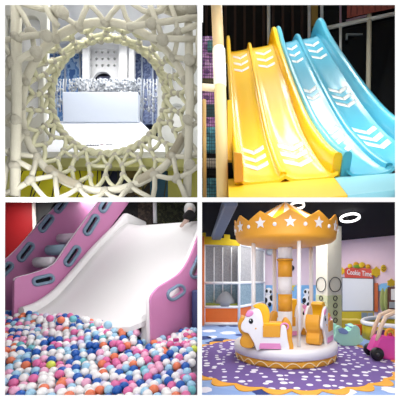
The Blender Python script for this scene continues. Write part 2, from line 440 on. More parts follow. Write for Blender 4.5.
for a, b in (((48,18),(90,10)), ((96,30),(150,12)), ((120,36),(165,26)), ((52,44),(84,30)), ((100,8),(110,40)), ((150,8),(158,60))):
    single('roof_beam', MB().tube([P(*a, 5.35), P(*b, 5.2)], px(3.4, 5.7), 8), white_board, {48:'white roof beam above the icy blue panel',96:'long white roof beam crossing above the perforated panel',120:'short white roof beam above the slate blue panel',52:'slanted white roof strut beside the icy blue panel',100:'white roof strut rising over the perforated panel',150:'white roof strut beside the pale grey side panel'}[a[0]], 'beam', clip=(LEFT,))
struct('wall_back', MB().box((P(105,0,6.3).x, 6.35, E+3.6), (5.2, .1, 5.4)), dark_navy, clip=TLC)
struct('ceiling_net_room', MB().box((-2.5, 4.6, P(0,-6,3.2).z+1.2), (3.8, 3.4, .06)), white_board, clip=TLC)
single('cross_beam', MB().pbox(-6, 151.5, 199, 157.5, 3.08, .1), mat('white beam', (228,228,220), .5, .02), 'white horizontal beam under the round passage', 'beam', clip=TLC, bevel=.008)
single('cross_beam', MB().pbox(-6, 157.5, 199, 167, 3.1, .12), mat('olive beam', (186,184,116), .6, .04), 'olive yellow horizontal beam below the white beam', 'beam', clip=TLC, bevel=.008)
yel = mat('bright yellow panel', (240,230,52), .5, .04)
for u0, u1, m, lb in ((12, 58, yel, 'bright yellow panel under the beams, beside the olive post'), (60, 101, yel, 'bright yellow panel under the beams, next to the dark opening'),
                      (101, 126, mat('dark navy panel', (24,32,62), .6, .2), 'dark navy panel under the beams between yellow panels'), (126, 150, mat_speckle('brown debris', [(60,48,30),(120,104,50),(40,36,40),(150,140,60)], 9, .8), 'brown and olive patterned panel under the beams'),
                      (150, 168, mat('teal panel', (32,80,104), .6, .1), 'dark teal panel under the beams'), (168, 199, mat('olive panel', (176,172,80), .6, .06), 'olive panel under the beams at the dividing wall')):
    single('lower_panel', MB().pbox(u0, 165, u1, 199, 3.3, .05), m, lb, 'panel', clip=TLC)
single('olive_post', MB().pbox(4, 156, 13, 199, 3.0, .1), mat('olive beam', (186,184,116), .6, .04), 'olive post at left under the olive beam', 'post', clip=TLC)
mb = MB()  # rope shadows on the panels, built as thin dark lines
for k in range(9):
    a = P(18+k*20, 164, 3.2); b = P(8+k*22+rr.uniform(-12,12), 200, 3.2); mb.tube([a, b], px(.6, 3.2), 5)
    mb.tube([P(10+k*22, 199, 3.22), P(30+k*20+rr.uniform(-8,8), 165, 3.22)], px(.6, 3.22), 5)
single('rope_shadow_lines', mb, mat('dark rope shadow', (60,62,40), .8), 'thin dark cords standing for rope shadows across the yellow panels', 'net', clip=TLC)
area('fill_net_room', (P(105,0,3.5).x, 3.5, P(0,-6,3.2).z+1.1), 2.2, 76, rot=(0,0,0), col=(.97,.98,1))  # unseen light added over the net room
area('fill_net_passage', (P(105,0,2.9).x, 2.75, P(0,-4,2.75).z), 1.4, 15, rot=(0,0,0), col=(1,.98,.93), sy=.7)  # unseen light added in front to brighten the net
area('fill_sill_strip', P(100,197.9,2.285), 1.2, 8, target=P(100,172,4), sy=.005)  # unseen strip light added at the sill to brighten the yellow panels
area('fill_net_room_back', (P(105,0,4.9).x, 4.85, P(0,-6,3.2).z+1.05), 1.6, 13, rot=(0,0,0), sy=.4)  # unseen light added to brighten the perforated panel
# ================================================================== upper right: two double slides
TRC = (UP, RIGHT)
yelp = mat('glossy yellow plastic', (255,204,10), .35, .03, 3, spec=.2, coat=.5)
blup = mat('glossy sky blue plastic', (84,182,208), .35, .03, 3, spec=.2, coat=.5)
yel_side = mat('amber plastic', (205,140,22), .4, .04)
arrow_w = mat('white decal', (244,244,240), .35, .01)
PROF = [(7.75,5.42),(7.35,5.40),(7.02,5.20),(6.6,4.70),(6.0,3.93),(5.4,3.16),(4.9,2.54),(4.45,2.03),(4.1,1.69),(3.8,1.42),(3.5,1.19),(3.3,1.07)]
cur = crom([Vector((0, y, E+z)) for y, z in PROF], 6)
NP = len(cur)
def Xc(C, Y): return C/F-.07*Y
def surfp(C, i, up=0.0):
    p = cur[i]; a, b = cur[max(0, i-1)], cur[min(NP-1, i+1)]
    t = (b-a).normalized(); n = Vector((0, t.z, -t.y));  n = n if n.z > 0 else -n
    x = Xc(C, p.y)
    return Vector((x, p.y-.25*(x-1.0), p.z))+n*up
def surf_f(C, s, up=0.0):
    s = max(0, min(NP-1.001, s)); i = int(s); return surfp(C, i, up).lerp(surfp(C, i+1, up), s-i)
def s_at(v):
    best = min(range(NP-1), key=lambda i: abs((V0-F*(cur[i].z-E)/cur[i].y)-v))
    f = lambda i: V0-F*(cur[i].z-E)/cur[i].y
    for i in range(NP-1):
        a, b = f(i), f(i+1)
        if min(a, b) <= v <= max(a, b) and cur[i].y < 7.3: return i+(v-a)/(b-a)
    return best
def slide(label, c0, c1, c2, m, name, arrows):
    base = Vector((Xc(c1, 3.3), 3.3, cur[-1].z))
    t = thing('double_slide', label, 'slide', base)
    for a, b in ((c0, c1), (c1, c2)):
        g = [[surfp(a+(b-a)*k/8, i, .05*abs(2*k/8-1)**5) for k in range(9)] for i in range(NP)]
        MB().sheet(g, (0, 0, -.035)).build('lane', m, t, clip=TRC)
    def raised_strip(C, w, hf, nm, i0=0, i1=NP):
        mb = MB(); g = []
        for i in range(i0, i1):
            hgt = hf(i/(NP-1)); q = []
            for dx, dz in ((-w,-.10),(-w,hgt*.8),(-w*.7,hgt*.96),(0,hgt),(w*.7,hgt*.96),(w,hgt*.8),(w,-.10)):
                q.append(surfp(C, i, dz)+Vector((dx, 0, 0)))
            g.append(q)
        n = 7; vs = [p for q in g for p in q]; fs = []
        for i in range(len(g)-1):
            for k in range(n): fs.append((i*n+k, i*n+(k+1) % n, (i+1)*n+(k+1) % n, (i+1)*n+k))
        fs += [tuple(range(n)), tuple(range((len(g)-1)*n, len(g)*n))]
        mb.add(vs, fs[:-2], True).add(vs, fs[-2:], False)
        return mb.build(nm, m, t, clip=TRC)
    fin = lambda s: .20+.12*math.exp(-((s-.16)/.09)**2)+.06*max(0, s-.6)
    fin0 = lambda s: .16+.20*math.exp(-((s-.16)/.07)**2)
    raised_strip(c0, .045, fin, 'side_rail', 3, NP-2)
    raised_strip(c1, .035, lambda s: .07+.05*math.exp(-((s-.15)/.08)**2), 'center_rail', 3, NP-3)
    raised_strip(c2, .045, fin, 'side_rail', 3, NP-2)
    for q0, q1, v, hgt in arrows:
        lane = (c0, c1) if q0 == 0 else (c1, c2)
        L = lambda q: lane[0]+(lane[1]-lane[0])*q
        sv = s_at(v); dv = s_at(v+hgt)-sv; th = dv*.8
        mb = MB()
        for qa, qb in ((.18, .5), (.82, .5)):
            g = [[surf_f(L(qa+(qb-qa)*k/5), sv+dv*k/5+th*j, .007) for k in range(6)] for j in (0, .5, 1)]
            mb.sheet(g, (0, 0, -.004))
        mb.build('arrow_mark', arrow_w, t, clip=TRC)
    return t
ya = [(q, 0, v, 2.6) for q in (0, 1) for v in (46.5, 53, 59.5)]+[(q, 0, v, 5) for q in (0, 1) for v in (140, 148, 156)]
slide('yellow double slide with white arrow marks running down onto the yellow mat', 73, 228, 396, yelp, 'y', ya)
ba = [(q, 0, v, 2.6) for q in (0, 1) for v in (46.5, 53, 59.5)]+[(1, 0, v, 4) for v in (92, 99, 106)]+[(1, 0, v, 5) for v in (132, 139, 146)]+[(0, 0, v, 5) for v in (128, 138, 147)]+[(0, 0, v, 4) for v in (88, 95)]
slide('sky blue double slide with white arrow marks beside the yellow slide', 426, 560, 700, blup, 'b', ba)
# foot of the yellow slide
ft = thing('slide_foot', 'amber foot block under the low left corner of the yellow slide', 'block', P(239, 183, 3.5))
MB().hexa([P(234,183,3.42), P(243.5,182,3.42), P(243.5,180,3.9), P(234,181,3.9), P(234,152,3.42), P(242,153,3.42), P(242,153,3.9), P(234,152,3.9)]).build('block', yel_side, ft, bevel=.01)
MB().pbox(227.5, 100, 232, 160, 4.3, .1).build('support_post', mat('dark yellow post', (226,176,24), .4), ft)
# landing mats: one sloping soft mat in two colours
def mp(u, v):
    d = P(u, v, 1)-CAM; p0 = Vector((0, 3.55, E+1.05)); n = (Vector((1.95, 3.06, E+1.06))-p0).cross(P(300, 199, 2.35)-p0)
    return CAM+d*((p0-CAM).dot(n)/d.dot(n))
MATC = TRC+((Vector((0,2.29,0)), (0,1,0)),)
ylm = mat('yellow foam mat vinyl', (255,208,14), .5, .02)
blm = mat('pale sky blue mat vinyl', (150,216,232), .5, .02)
single('landing_mat', MB().prism([mp(229,203), mp(353.5,203), mp(329,171), mp(228,179)], (0,0.05,-.12)), ylm, 'yellow soft landing mat at the bottom of the yellow slide', 'mat', clip=MATC)
single('landing_mat', MB().prism([mp(354,203), mp(412,203), mp(412,161), mp(329.5,171)], (0,0.05,-.12)), blm, 'pale blue soft landing mat at the bottom of the blue slide', 'mat', clip=MATC)
# left: padded pole and colour panels behind a net
cream = mat('cream padding vinyl', (226,204,150), .5, .05, 5)
pole = thing('padded_pole', 'cream padded pole with white joint left of the yellow slide', 'pole', P(222.5, 196, 3.6))
Yp = 3.7
MB().tube([P(216,-8,Yp), P(218.5,50,Yp)], px(5.6, Yp), 14).build('upper_padding', mat('tan padding vinyl', (206,180,138), .5, .08, 8), pole)
MB().tube([P(218.6,47,Yp), P(218.8,50,Yp), P(220,86,Yp), P(220,89,Yp)], [px(5.0,Yp), px(6.4,Yp), px(6.4,Yp), px(5.0,Yp)], 14).build('joint_sleeve', mat('white sleeve', (240,238,230), .4), pole)
MB().tube([P(220,86,Yp), P(221.5,140,Yp), P(222.5,199.5,Yp)], px(6.0, Yp), 14).build('lower_padding', cream, pole, clip=TRC)
MB().tube([P(219,88.5,Yp), P(201,87,Yp)], px(3.4, Yp), 12).build('side_arm', mat('white sleeve 2', (236,224,200), .4), pole, clip=TRC)
single('thin_pole', MB().tube([P(204.2,100,4.2), P(204.6,200,4.2)], px(2.0, 4.2), 10), mat('tan pole', (196,160,96), .5), 'thin tan pole in front of the coloured net panels', 'pole', clip=TRC)
pur = mat_speckle('purple patterned cloth', [(150,98,158),(176,128,182),(110,70,128),(190,150,196)], 16, .8)
tealm = mat('teal vinyl', (30,104,108), .5, .08); tealb = mat_speckle('teal blue cloth', [(70,140,160),(96,168,184),(60,120,142)], 14, .8)
pan = [(200,36,217,54,pur,'purple patterned pad at the top behind the padded pole'), (207.5,40,217,50,tealm,'teal square pad on the upper purple pad'), (200,54,217,78,pur,'purple patterned pad above the arm of the padded pole'),
       (200,78,217,85,mat('olive brown pad', (84,74,40), .7),'olive brown strip just above the arm of the padded pole'), (200,91,217,104,pur,'purple patterned pad just below the pole arm'), (200,104,217,117,mat('dark teal pad', (24,62,70), .6),'dark teal pad below the purple pads'),
       (200,117,217,127,pur,'low purple patterned pad above the teal blue cloth'), (200,127,217,151,tealb,'tall teal blue pad behind the net'), (200,158,217,166,mat('grey white pad', (196,192,184), .6),'narrow grey white pad behind the net'), (200,178,217,202,tealb,'lowest teal blue pad beside the yellow mat')]
for u0, v0, u1, v1, m, lb in pan:
    single('wall_pad', MB().pbox(u0, v0, u1, v1, 4.9 if lb[0:4] != 'teal' else 4.84, .1), m, lb, 'wall pad', clip=TRC, bevel=.006)
mb = MB()
for k in range(9): mb.tube([P(200+k*2.3,36,4.6), P(200.5+k*2.3,200,4.6)], px(.28, 4.6), 4)
for k in range(48): mb.tube([P(199,38+k*3.4,4.6), P(219,38.4+k*3.4,4.6)], px(.25, 4.6), 4)
single('safety_net', mb, mat('black cord', (24,24,28), .8), 'black square safety net in front of the purple and teal pads', 'net', clip=TRC)
# back: dark slatted partition, posts and dark glazing
blk = mat('black painted wall', (22,18,18), .8, .1)
struct('wall_far', MB().box((1.6, 8.75, E+3.4), (7.5, .1, 7.2)), blk, clip=TRC)
pt = thing('slatted_partition', 'dark brown slatted partition behind the tops of the slides', 'partition', P(262, 60, 8.2))
MB().pbox(203, -12, 322, 175, 8.5, .05).build('backing', mat('near black board', (20,16,15), .8), pt, clip=TRC)
for k in range(12):
    MB().pbox(205+k*9.6, -12, 207.4+k*9.6, 60, 8.3, .08).build('slat', mat('dark brown wood', (62,38,28), .6, .2, 20), pt, clip=TRC)
single('pole', MB().tube([P(268.5,-10,7.9), P(268.8,44,7.9)], px(1.7, 7.9), 10), mat('grey white metal', (206,206,206), .35), 'slim grey white pole behind the top of the yellow slide', 'pole')
single('box_panel', MB().pbox(311.5, -6, 320, 26, 8.0, .15), mat('tan board', (186,146,70), .5, .05), 'tan board behind the top of the blue slide', 'board')
single('pole', MB().pbox(308.2, -8, 310.6, 60, 7.95, .08), mat('white post', (220,220,224), .4), 'thin white post beside the tan board', 'post')
single('pole', MB().pbox(321, -8, 323.4, 60, 7.6, .08), mat('white post', (220,220,224), .4), 'white post at the end of the glazing beside the tan board', 'post')
gl = thing('glazed_partition', 'dark glazed partition with cream frame right of the blue slide', 'partition', P(360, 170, 7.3))
gm = mat('dark glass', (13,14,17), .12, .05, spec=.35)
def wl(u): return 7.75-(u-320)*.006        # the wall comes nearer to the right
MB().hexa([P(318,185,wl(318)), P(424,185,wl(424)), P(424,185,wl(424)+.05), P(318,185,wl(318)+.05), P(318,-12,wl(318)), P(424,-12,wl(424)), P(424,-12,wl(424)+.05), P(318,-12,wl(318)+.05)]).build('glass', gm, gl)
fr = mat('cream frame paint', (222,214,190), .4, .03)
def bar(u0, v0, u1, v1, w, m, nm='frame_bar'):
    MB().tube([P(u0, v0, wl(u0)-.05), P(u1, v1, wl(u1)-.05)], px(w, 7.3), 8).build(nm, m, gl)
bar(321, 29.5, 424, 7.5, 1.9, mat('white frame paint', (226,226,222), .4, .02))
bar(340.5, 24, 340.5, 150, 1.5, mat('white frame paint', (226,226,222), .4, .02)); bar(369.5, 10, 367.0, 175, 2.5, fr)
bar(340.5, -10, 340.5, 24, 1.2, mat('lilac frame paint', (170,140,160), .5)); bar(346, 21, 369, 15, 1.1, mat('lilac frame paint', (170,140,160), .5))
MB().hexa([P(347,18,wl(347)-.1), P(424,2,wl(424)-.1), P(424,2,wl(424)-.05), P(347,18,wl(347)-.05), P(347,-12,wl(347)-.1), P(424,-12,wl(424)-.1), P(424,-12,wl(424)-.05), P(347,-12,wl(347)-.05)]).build('upper_panel', mat('brick red board', (166,86,76), .6, .05), gl)
for k in range(9):
    u = 351+k*6
    if u < 420: MB().tube([P(u,-10,wl(u)-.1), P(u,17.0-(u-347)*.21,wl(u)-.1)], px(.7, 7.3), 6).build('slat', mat('dusty red slat', (128,62,58), .6), gl)
rl = thing('glass_reflection', 'pale grey strips standing for a ceiling light reflection on the dark glazing', 'reflection_mark', P(353, 36, 7.45))
MB().pbox(346, 33.3, 363, 34.8, 7.48, .04).build('raised_strip', mat('pale grey reflection', (120,126,130), .4), rl)  # reflection of ceiling lights, built as pale strips on the glazing
MB().pbox(346, 34.5, 348, 39, 7.48, .04).build('reflection_mark', mat('pale grey reflection', (120,126,130), .4), rl)
# unseen lights added above and in front of the slides
for X in (.05, .62): 
    for k in range(3): area('fill_slide_hall', (X+.1, 5.55+.42*k, E+6.0), .3, 4.5, rot=(0,0,0), sy=.3)  # small grid added so that its reflections show on the lanes
area('fill_slide_hall', (1.4, 5.4, E+6.1), 1.0, 45, rot=(0,0,0), sy=1.2)
area('fill_slide_front', (1.0, 2.9, P(0,-5,2.9).z+.2), 1.6, 54, target=(1.0, 4.4, E+1.8), sy=.5)  # unseen front light added to brighten the slides
# ================================================================== lower left: wide white slide into the ball pit
BLC = (DOWN, LEFT)
pink = mat('mauve pink board', (204,132,178), .45, .03, 4)
pink_edge = mat('pale board edge', (240,226,236), .5, .02)
slotm = mat('grey blue slot trim', (120,146,168), .4, .04)
whitep = mat('white moulded plastic', (244,243,242), .32, .01, 3)
DX, DZ = .384, 1.2
wv = Vector((1, -DX, 0)).normalized(); pv = Vector((DX, 1, 0)); pvn = pv.normalized()
PL = Vector((-2.61, 3.8, E-.45)); W = 1.79
# slide bed: t runs (in metres of plan) from the lip up to the top
prof = crom([Vector((0, t, z)) for t, z in ((-.05,-.03),(.06,-.01),(.22,.04),(.45,.18),(.75,.46),(1.1,.81),(1.5,1.16),(1.72,1.33),(1.88,1.375),(2.3,1.38))], 5)
def bed(w, i, up=0): p = prof[i]; return PL+wv*w+pvn*p.y+Vector((0, 0, p.z+up))
nb = len(prof)
sd = thing('wide_slide', 'broad white slide running down between pink side boards into the ball pit', 'slide', PL+wv*W/2+Vector((0,0,-.3)))
g = [[bed(W*k/12, i, .07*abs(2*k/12-1)**9) for k in range(13)] for i in range(nb)]
MB().sheet(g, (0, 0, -.05)).build('bed', whitep, sd, clip=BLC)
def fin(w, i0, hf, nm, th=.05):
    mb = MB(); g = []
    for i in range(i0, nb):
        t = (i-i0)/(nb-1-i0); hh = hf(t)
        g.append([bed(w-th, i, -.12), bed(w-th, i, hh), bed(w-th*.5, i, hh+.025), bed(w+th*.5, i, hh+.025), bed(w+th, i, hh), bed(w+th, i, -.12)])
    mb.sheet(g, (0, 0, -.005)); vs = [p for q in g for p in q]; fs = [(k+6*i, (k+1) % 6+6*i, (k+1) % 6+6*i+6, k+6*i+6) for i in range(len(g)-1) for k in range(6)]
    mb = MB().add(vs, fs, True).add(g[0]+g[-1], [tuple(range(6)), tuple(range(6, 12))])
    return mb.build(nm, whitep, sd, clip=BLC)
fin(.0, 3, lambda t: .12+.08*math.exp(-((t-.84)/.12)**2), 'side_flange')
fin(W, 3, lambda t: .10, 'side_flange')
# side boards: upright planes parallel to the run of the slide
class Board:
    def __init__(s, w):
        o = PL+wv*w; s.a = o.x-DX*o.y; s.o = Vector((s.a, 0, 0))
    def p(s, u, v):
        Y = s.a/((u-U0)/F-DX); return P(u, v, Y)
    def q(s, u, v):
        p = s.p(u, v)-s.o; return (p.dot(pvn), p.z)
    def build(s, poly, holes, m, name, parent, t=.045, bevel=.008):
        return MB().plate([s.q(*p) for p in poly], [[s.q(*p) for p in h] for h in holes], s.o, pvn, (0,0,1), t, bevel).build(name, m, parent, clip=BLC)
def capsule(u, v, L, w, ang, n=8):
    a = math.radians(ang); ca, sa = math.cos(a), -math.sin(a); out = []
    for sgn, st in ((1, -90), (-1, 90)):
        for k in range(n+1):
            t = math.radians(st+180*k/n); x = sgn*(L/2-w/2)+w/2*math.cos(t); y = w/2*math.sin(t)
            out.append((u+x*ca+y*sa*-1, v+x*sa+y*ca))
    return out
def smooth(pts, n=5): return [(p.x, p.y) for p in crom([Vector((a, b, 0)) for a, b in pts], n)]
def add_slots(bd, slots, th, plate_behind=True):
    for u, v, L, w, ang in slots:
        ring = [bd.p(*q)+wv*.026 for q in capsule(u, v, L-2.6, w-2.6, ang)]
        if plate_behind: MB().prism([bd.p(*q)-wv*.035 for q in capsule(u, v, L, w, ang)], -wv*.02).build('slot_dark_plate', mat('dark slot plate', (30,34,46), .8), th, clip=BLC)  # dark plate added behind each slot, standing for the dark inside
        f = MB().tube(ring, px(1.75, ring[0].y), 8, True).build('slot_trim', slotm, th, clip=BLC)
b1 = Board(-.09)
t1 = thing('side_board', 'pink side board with grey blue hand slots on the left of the white slide', 'board', b1.p(30, 300))
sl1 = [(42,280,23,9.5,12),(71,256,24,9.5,55),(90,225,24,9,58),(105,203,22,9,58)]
top = smooth([(14,281),(17,278),(32,274),(46,269),(54,264),(60,256),(72,238),(98,203),(105,194)])
poly = top+[(133,194),(126,205),(100,240),(68,284),(54,296),(36,302),(24,305),(20,330),(13,335)]
b1.build(poly, [capsule(u, v, L-3.5, w-3.5, a) for u, v, L, w, a in sl1], pink, 'board', t1)
MB().tube([b1.p(*q)+wv*.0 for q in top], .016, 6).build('edge_trim', pink_edge, t1, clip=BLC)
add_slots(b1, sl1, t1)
b0 = Board(-.72)
t0 = thing('side_board', 'far pink side board of the steps, in front of the red panel', 'board', b0.p(20, 300))
sl0 = [(24.5,252,23,9,52),(45,223.5,21,8.5,52),(60,205.5,18,8,52),(4,270,20,9,45)]
top = smooth([(-8,268),(4,261),(12,254),(20,246),(40,223),(62,200),(70,191)])
b0.build(top+[(110,191),(100,215),(60,272),(40,300),(-8,330)], [capsule(u, v, L-3.5, w-3.5, a) for u, v, L, w, a in sl0], pink, 'board', t0)
MB().tube([b0.p(*q) for q in top], .014, 6).build('edge_trim', pink_edge, t0, clip=BLC)
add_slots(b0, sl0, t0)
# padded rungs of the steps between the two boards
for u, v, c, lb in ((50,262,(226,222,228),'lowest pale padded step bar between the two pink boards'), (62,249.5,(150,178,196),'grey blue padded step bar between the two pink boards'), (73,238,(226,206,222),'upper pale pink padded step bar between the two pink boards')):
    a = b1.p(u+6, v)-wv*.06; b = a-wv*.34
    single('step_bar', MB().tube([a, b+wv*.03, b+wv*.008, b], [px(5.6, a.y)*.95, px(5.6, a.y)*.95, px(5, a.y)*.8, px(2, a.y)], 14), mat('step padding %d' % u, c, .5, .03), lb, 'step bar', 'padded step bars')
    MB
single('navy_post', MB().tube([P(84,190,5.9), P(84.5,212,5.9), P(88,226,5.9)], px(2.6, 5.9), 10), mat('navy padding', (60,76,120), .6), 'navy padded post at the head of the steps', 'post', clip=BLC)
b2 = Board(W+.08)
t2 = thing('side_board', 'pink side board with grey blue hand slots on the right of the white slide', 'board', b2.p(170, 340))
sl2 = [(174,292.5,21,12.5,32),(196,266,27,11,66)]
top = smooth([(149.5,300),(151,295),(157,288),(168,281),(178,274),(185,265),(191,253),(199,232),(208,210)])
b2.build(top+[(215,210),(215,365),(149.5,365)], [capsule(u, v, L-4.5, w-4.5, a) for u, v, L, w, a in sl2], pink, 'board', t2)
MB().tube([b2.p(149.3,365)]+[b2.p(*q)-wv*.02 for q in top], .022, 8).build('edge_trim', whitep, t2, clip=BLC)
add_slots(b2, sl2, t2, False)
# grey moulded foot in front of the right board
a = [P(138.5,352,3.12), P(150,352,3.12), P(150,324,3.16), P(146,321.5,3.16), P(142,330,3.12)]
single('slide_foot', MB().prism(a, (.02,.05,0)), mat('grey white plastic', (214,212,210), .35, .02), 'grey white foot flange standing in the balls beside the right pink board', 'flange', bevel=.008)
single('floor_pad', MB().pbox(191.5, 290, 205, 330, 3.72, .12), mat('navy vinyl pad', (52,62,112), .5, .05), 'navy padded block behind the right pink board', 'pad', clip=BLC, bevel=.02)
single('foam_block', MB().box(P(176,340,2.98), (.05,.03,.03), .5), mat('magenta foam', (190,52,128), .6), 'small magenta block lying on the balls beside the right pink board', 'block', bevel=.004)
# backdrop
struct('wall_back_pit', MB().box((-1.6, 6.95, E+.5), (6, .1, 3.9)), mat('dark grey backdrop', (40,42,44), .8, .1), clip=BLC)
single('red_panel', MB().hexa([P(-10,300,6.3), P(35,300,6.3), P(35,300,6.36), P(-10,300,6.36), P(-10,190,6.3), P(32.5,190,6.3), P(32.5,190,6.36), P(-10,190,6.36)]), mat('red panel paint', (184,30,34), .5, .05), 'plain red wall panel behind the pink boards', 'panel', clip=BLC)
single('white_post', MB().tube([P(36.5,300,6.2), P(33.5,190,6.2)], px(1.7, 6.2), 8), mat('off white post', (226,216,204), .4), 'slim off white post at the edge of the red panel', 'post', clip=BLC)
single('grey_panel', MB().pbox(36, 190, 68, 262, 6.4, .05), mat('dark olive grey panel', (84,86,84), .7, .08), 'dark grey panel between the red panel and the pink boards', 'panel', clip=BLC)
for u0, u1, c, lb in ((126,138,(26,26,26),'black panel behind the top of the slide'), (138,154,(70,60,50),'dim brown panel behind the white pole'), (157,201,(104,110,70),'olive mesh panel behind the top of the slide')):
    single('mesh_panel', MB().pbox(u0, 190, u1, 226, 6.5, .04), mat_speckle('mesh %d' % u0, [c, tuple(int(x*.8) for x in c), tuple(min(255, int(x*1.25)) for x in c)], 24, .8), lb, 'panel', clip=BLC)
mb = MB()
for k in range(30): mb.tube([P(157+k*1.6-14,190,6.35), P(157+k*1.6+14,226,6.35)], px(.28, 6.35), 4); mb.tube([P(157+k*1.6+14,190,6.35), P(157+k*1.6-14,226,6.35)], px(.28, 6.35), 4)
single('safety_net', mb, mat('dark net cord', (36,38,30), .8), 'dark diamond net in front of the olive mesh panel', 'net', clip=BLC)
single('white_pole', MB().tube([P(154.5,190,6.1), P(155.2,223,6.1)], px(1.9, 6.1), 10), mat('white pole paint', (240,240,240), .35), 'white upright pole behind the top edge of the white slide', 'pole', clip=BLC)
e0, e1 = bed(.02, nb-1, .005), bed(W, nb-1, .005)
mb = MB().prism([e0+pvn*.01+Vector((0,0,.03)), e1+pvn*.01+Vector((0,0,.03)), e1+pvn*.2+Vector((0,0,.05)), e0+pvn*.2+Vector((0,0,.05))], (0,0,-.12))
single('platform_edge', mb, mat('grey blue platform vinyl', (126,146,164), .5, .04), 'grey blue padded platform edge at the top of the white slide', 'platform', clip=BLC)
# person at the top of the slide: only a sleeve, fingers and a bit of grey clothing are in view
skin = mat('skin', (206,178,164), .5, .03)
Yh = bed(W*.67, nb-3).y
def skinned(name, joints, edges, m, parent, sub=2, root=0):
    me = bpy.data.meshes.new(name); base = Vector(parent['_b'])
    me.from_pydata([Vector(j[0])-base for j in joints], edges, []); me.materials.append(m)
    ob = bpy.data.objects.new(name, me); COL.objects.link(ob); ob.parent = parent
    md = ob.modifiers.new('Skin', 'SKIN'); md.use_smooth_shade = True
    for i, j in enumerate(joints):
        me.skin_vertices[0].data[i].radius = (j[1], j[1]); me.skin_vertices[0].data[i].use_root = (i == root)
    ob.modifiers.new('Sub', 'SUBSURF').levels = sub; ob.modifiers['Sub'].render_levels = sub
    return ob
pe = thing('person', 'person in grey top and black sleeves reaching over the top of the slide', 'person', P(190, 222, Yh+.25))
fv = lambda i: V0-F*(bed(W*.66, i).z-E)/bed(W*.66, i).y
ih = min(range(nb//2, nb), key=lambda i: abs(fv(i)-227)); Yg = bed(W*.66, ih).y-.07
hand = P(184.5, 222.5, Yg); hu = Vector((-.55, -.45, -.62)).normalized()
J = [(P(189.5,215,Yh+.33), .05), (P(189.8,209,Yh+.33), .045), (P(190.5,212,Yg+.12), .045), (P(190.5,214.5,Yg+.05), .05), (P(188,219,Yg), .042), (hand, .034)]
ED = [(0,1),(1,2),(2,3),(3,4),(4,5)]
side_v = Vector((.75,-.65,.05)).normalized()
for k, ln in enumerate((.055,.068,.072,.066)):
    r0 = hand+side_v*(.021*(k-1.5)); a = r0+hu*.035; b = a+(hu+Vector((0,0,-.35))).normalized()*ln*.5; c = b+(hu+Vector((0,0,-.9))).normalized()*ln*.45
    i = len(J); J += [(a, .012), (b, .011), (c, .009)]; ED += [(5, i), (i, i+1), (i+1, i+2)]
th0 = hand+side_v*.045+hu*.01; i = len(J); J += [(th0, .013), (th0+side_v*.03+hu*.03, .010)]; ED += [(5, i), (i, i+1)]
skinned('body', J, ED, skin, pe)
skinned('sleeve', [(P(193,212.5,Yg+.08), .09), (P(190.5,215.5,Yg+.05), .095), (P(187,218,Yg+.01), .085), (P(184.3,219.8,Yg), .06)], [(0,1),(1,2),(2,3)], mat('black knit sleeve', (16,16,18), .9, .2, 30, bump=.6), pe)
skinned('top', [(P(189.5,216,Yh+.3), .10), (P(189.5,208,Yh+.28), .115), (P(191,204,Yh+.2), .09)], [(0,1),(1,2)], mat('grey knit top', (196,196,194), .9, .1, 40, bump=.5), pe)
# the ball pit
cols = [('white',(244,242,242),40,'white'),('pale pink',(240,176,206),10,'pale_pink'),('pink',(224,112,166),12,'pink'),('deep blue',(28,92,178),15,'blue'),('pale blue',(164,208,234),16,'light_blue'),('lilac white',(214,208,232),6,'lilac'),('orange',(232,124,88),6,'orange'),('aqua',(110,190,200),3,'aqua'),('lime yellow',(214,226,90),1,'lime')]
bm_ = {}
rb = random.Random(11)
R = .036
def hz(Y): return .83-.25*(Y-2.3)
spots = []
def blocked(x, y):
    q = Vector((x, y, 0))-Vector((PL.x, PL.y, 0)); w = q.dot(wv); t = q.dot(pvn)
    if -.13 < w < -.05 and t > -.1: return True
    if W+.04 < w < W+.13 and t > -.08: return True
    if -.04 < w < W+.04 and t > .1-.06*math.sin(5*w): return True
    if w < -.05 and t > .95: return True
    if w > W+.1 and t > .5: return True
    return False
def heap(x, y):     # the balls bank up against the lip of the slide
    q = Vector((x-PL.x, y-PL.y, 0)); w = q.dot(wv); t = q.dot(pvn)
    return .10*max(0, 1-abs(t+.02)/.45)*(.35+.65*w/W if -.1 < w < W-.02 else .25)
row = 0; y = 2.31
while y < 4.9:
    x = -2.9+(row % 2)*R
    while x < 0:
        X = x+rb.uniform(-.35, .35)*R; Yy = y+rb.uniform(-.35, .35)*R
        u = U0+F*X/Yy
        if -3 < u < 199.6 and X < -.125*Yy-.014-R and not blocked(X, Yy):
            z = E-hz(Yy)+rb.uniform(-.45, .65)*R+.018*math.sin(3*X+1)+.012*math.sin(7*Yy)+heap(X, Yy)
            v = V0-F*(z-E)/Yy
            spots.append(Vector((X, Yy, z)))
        x += 2*R*.97
    row += 1; y += 2*R*.84
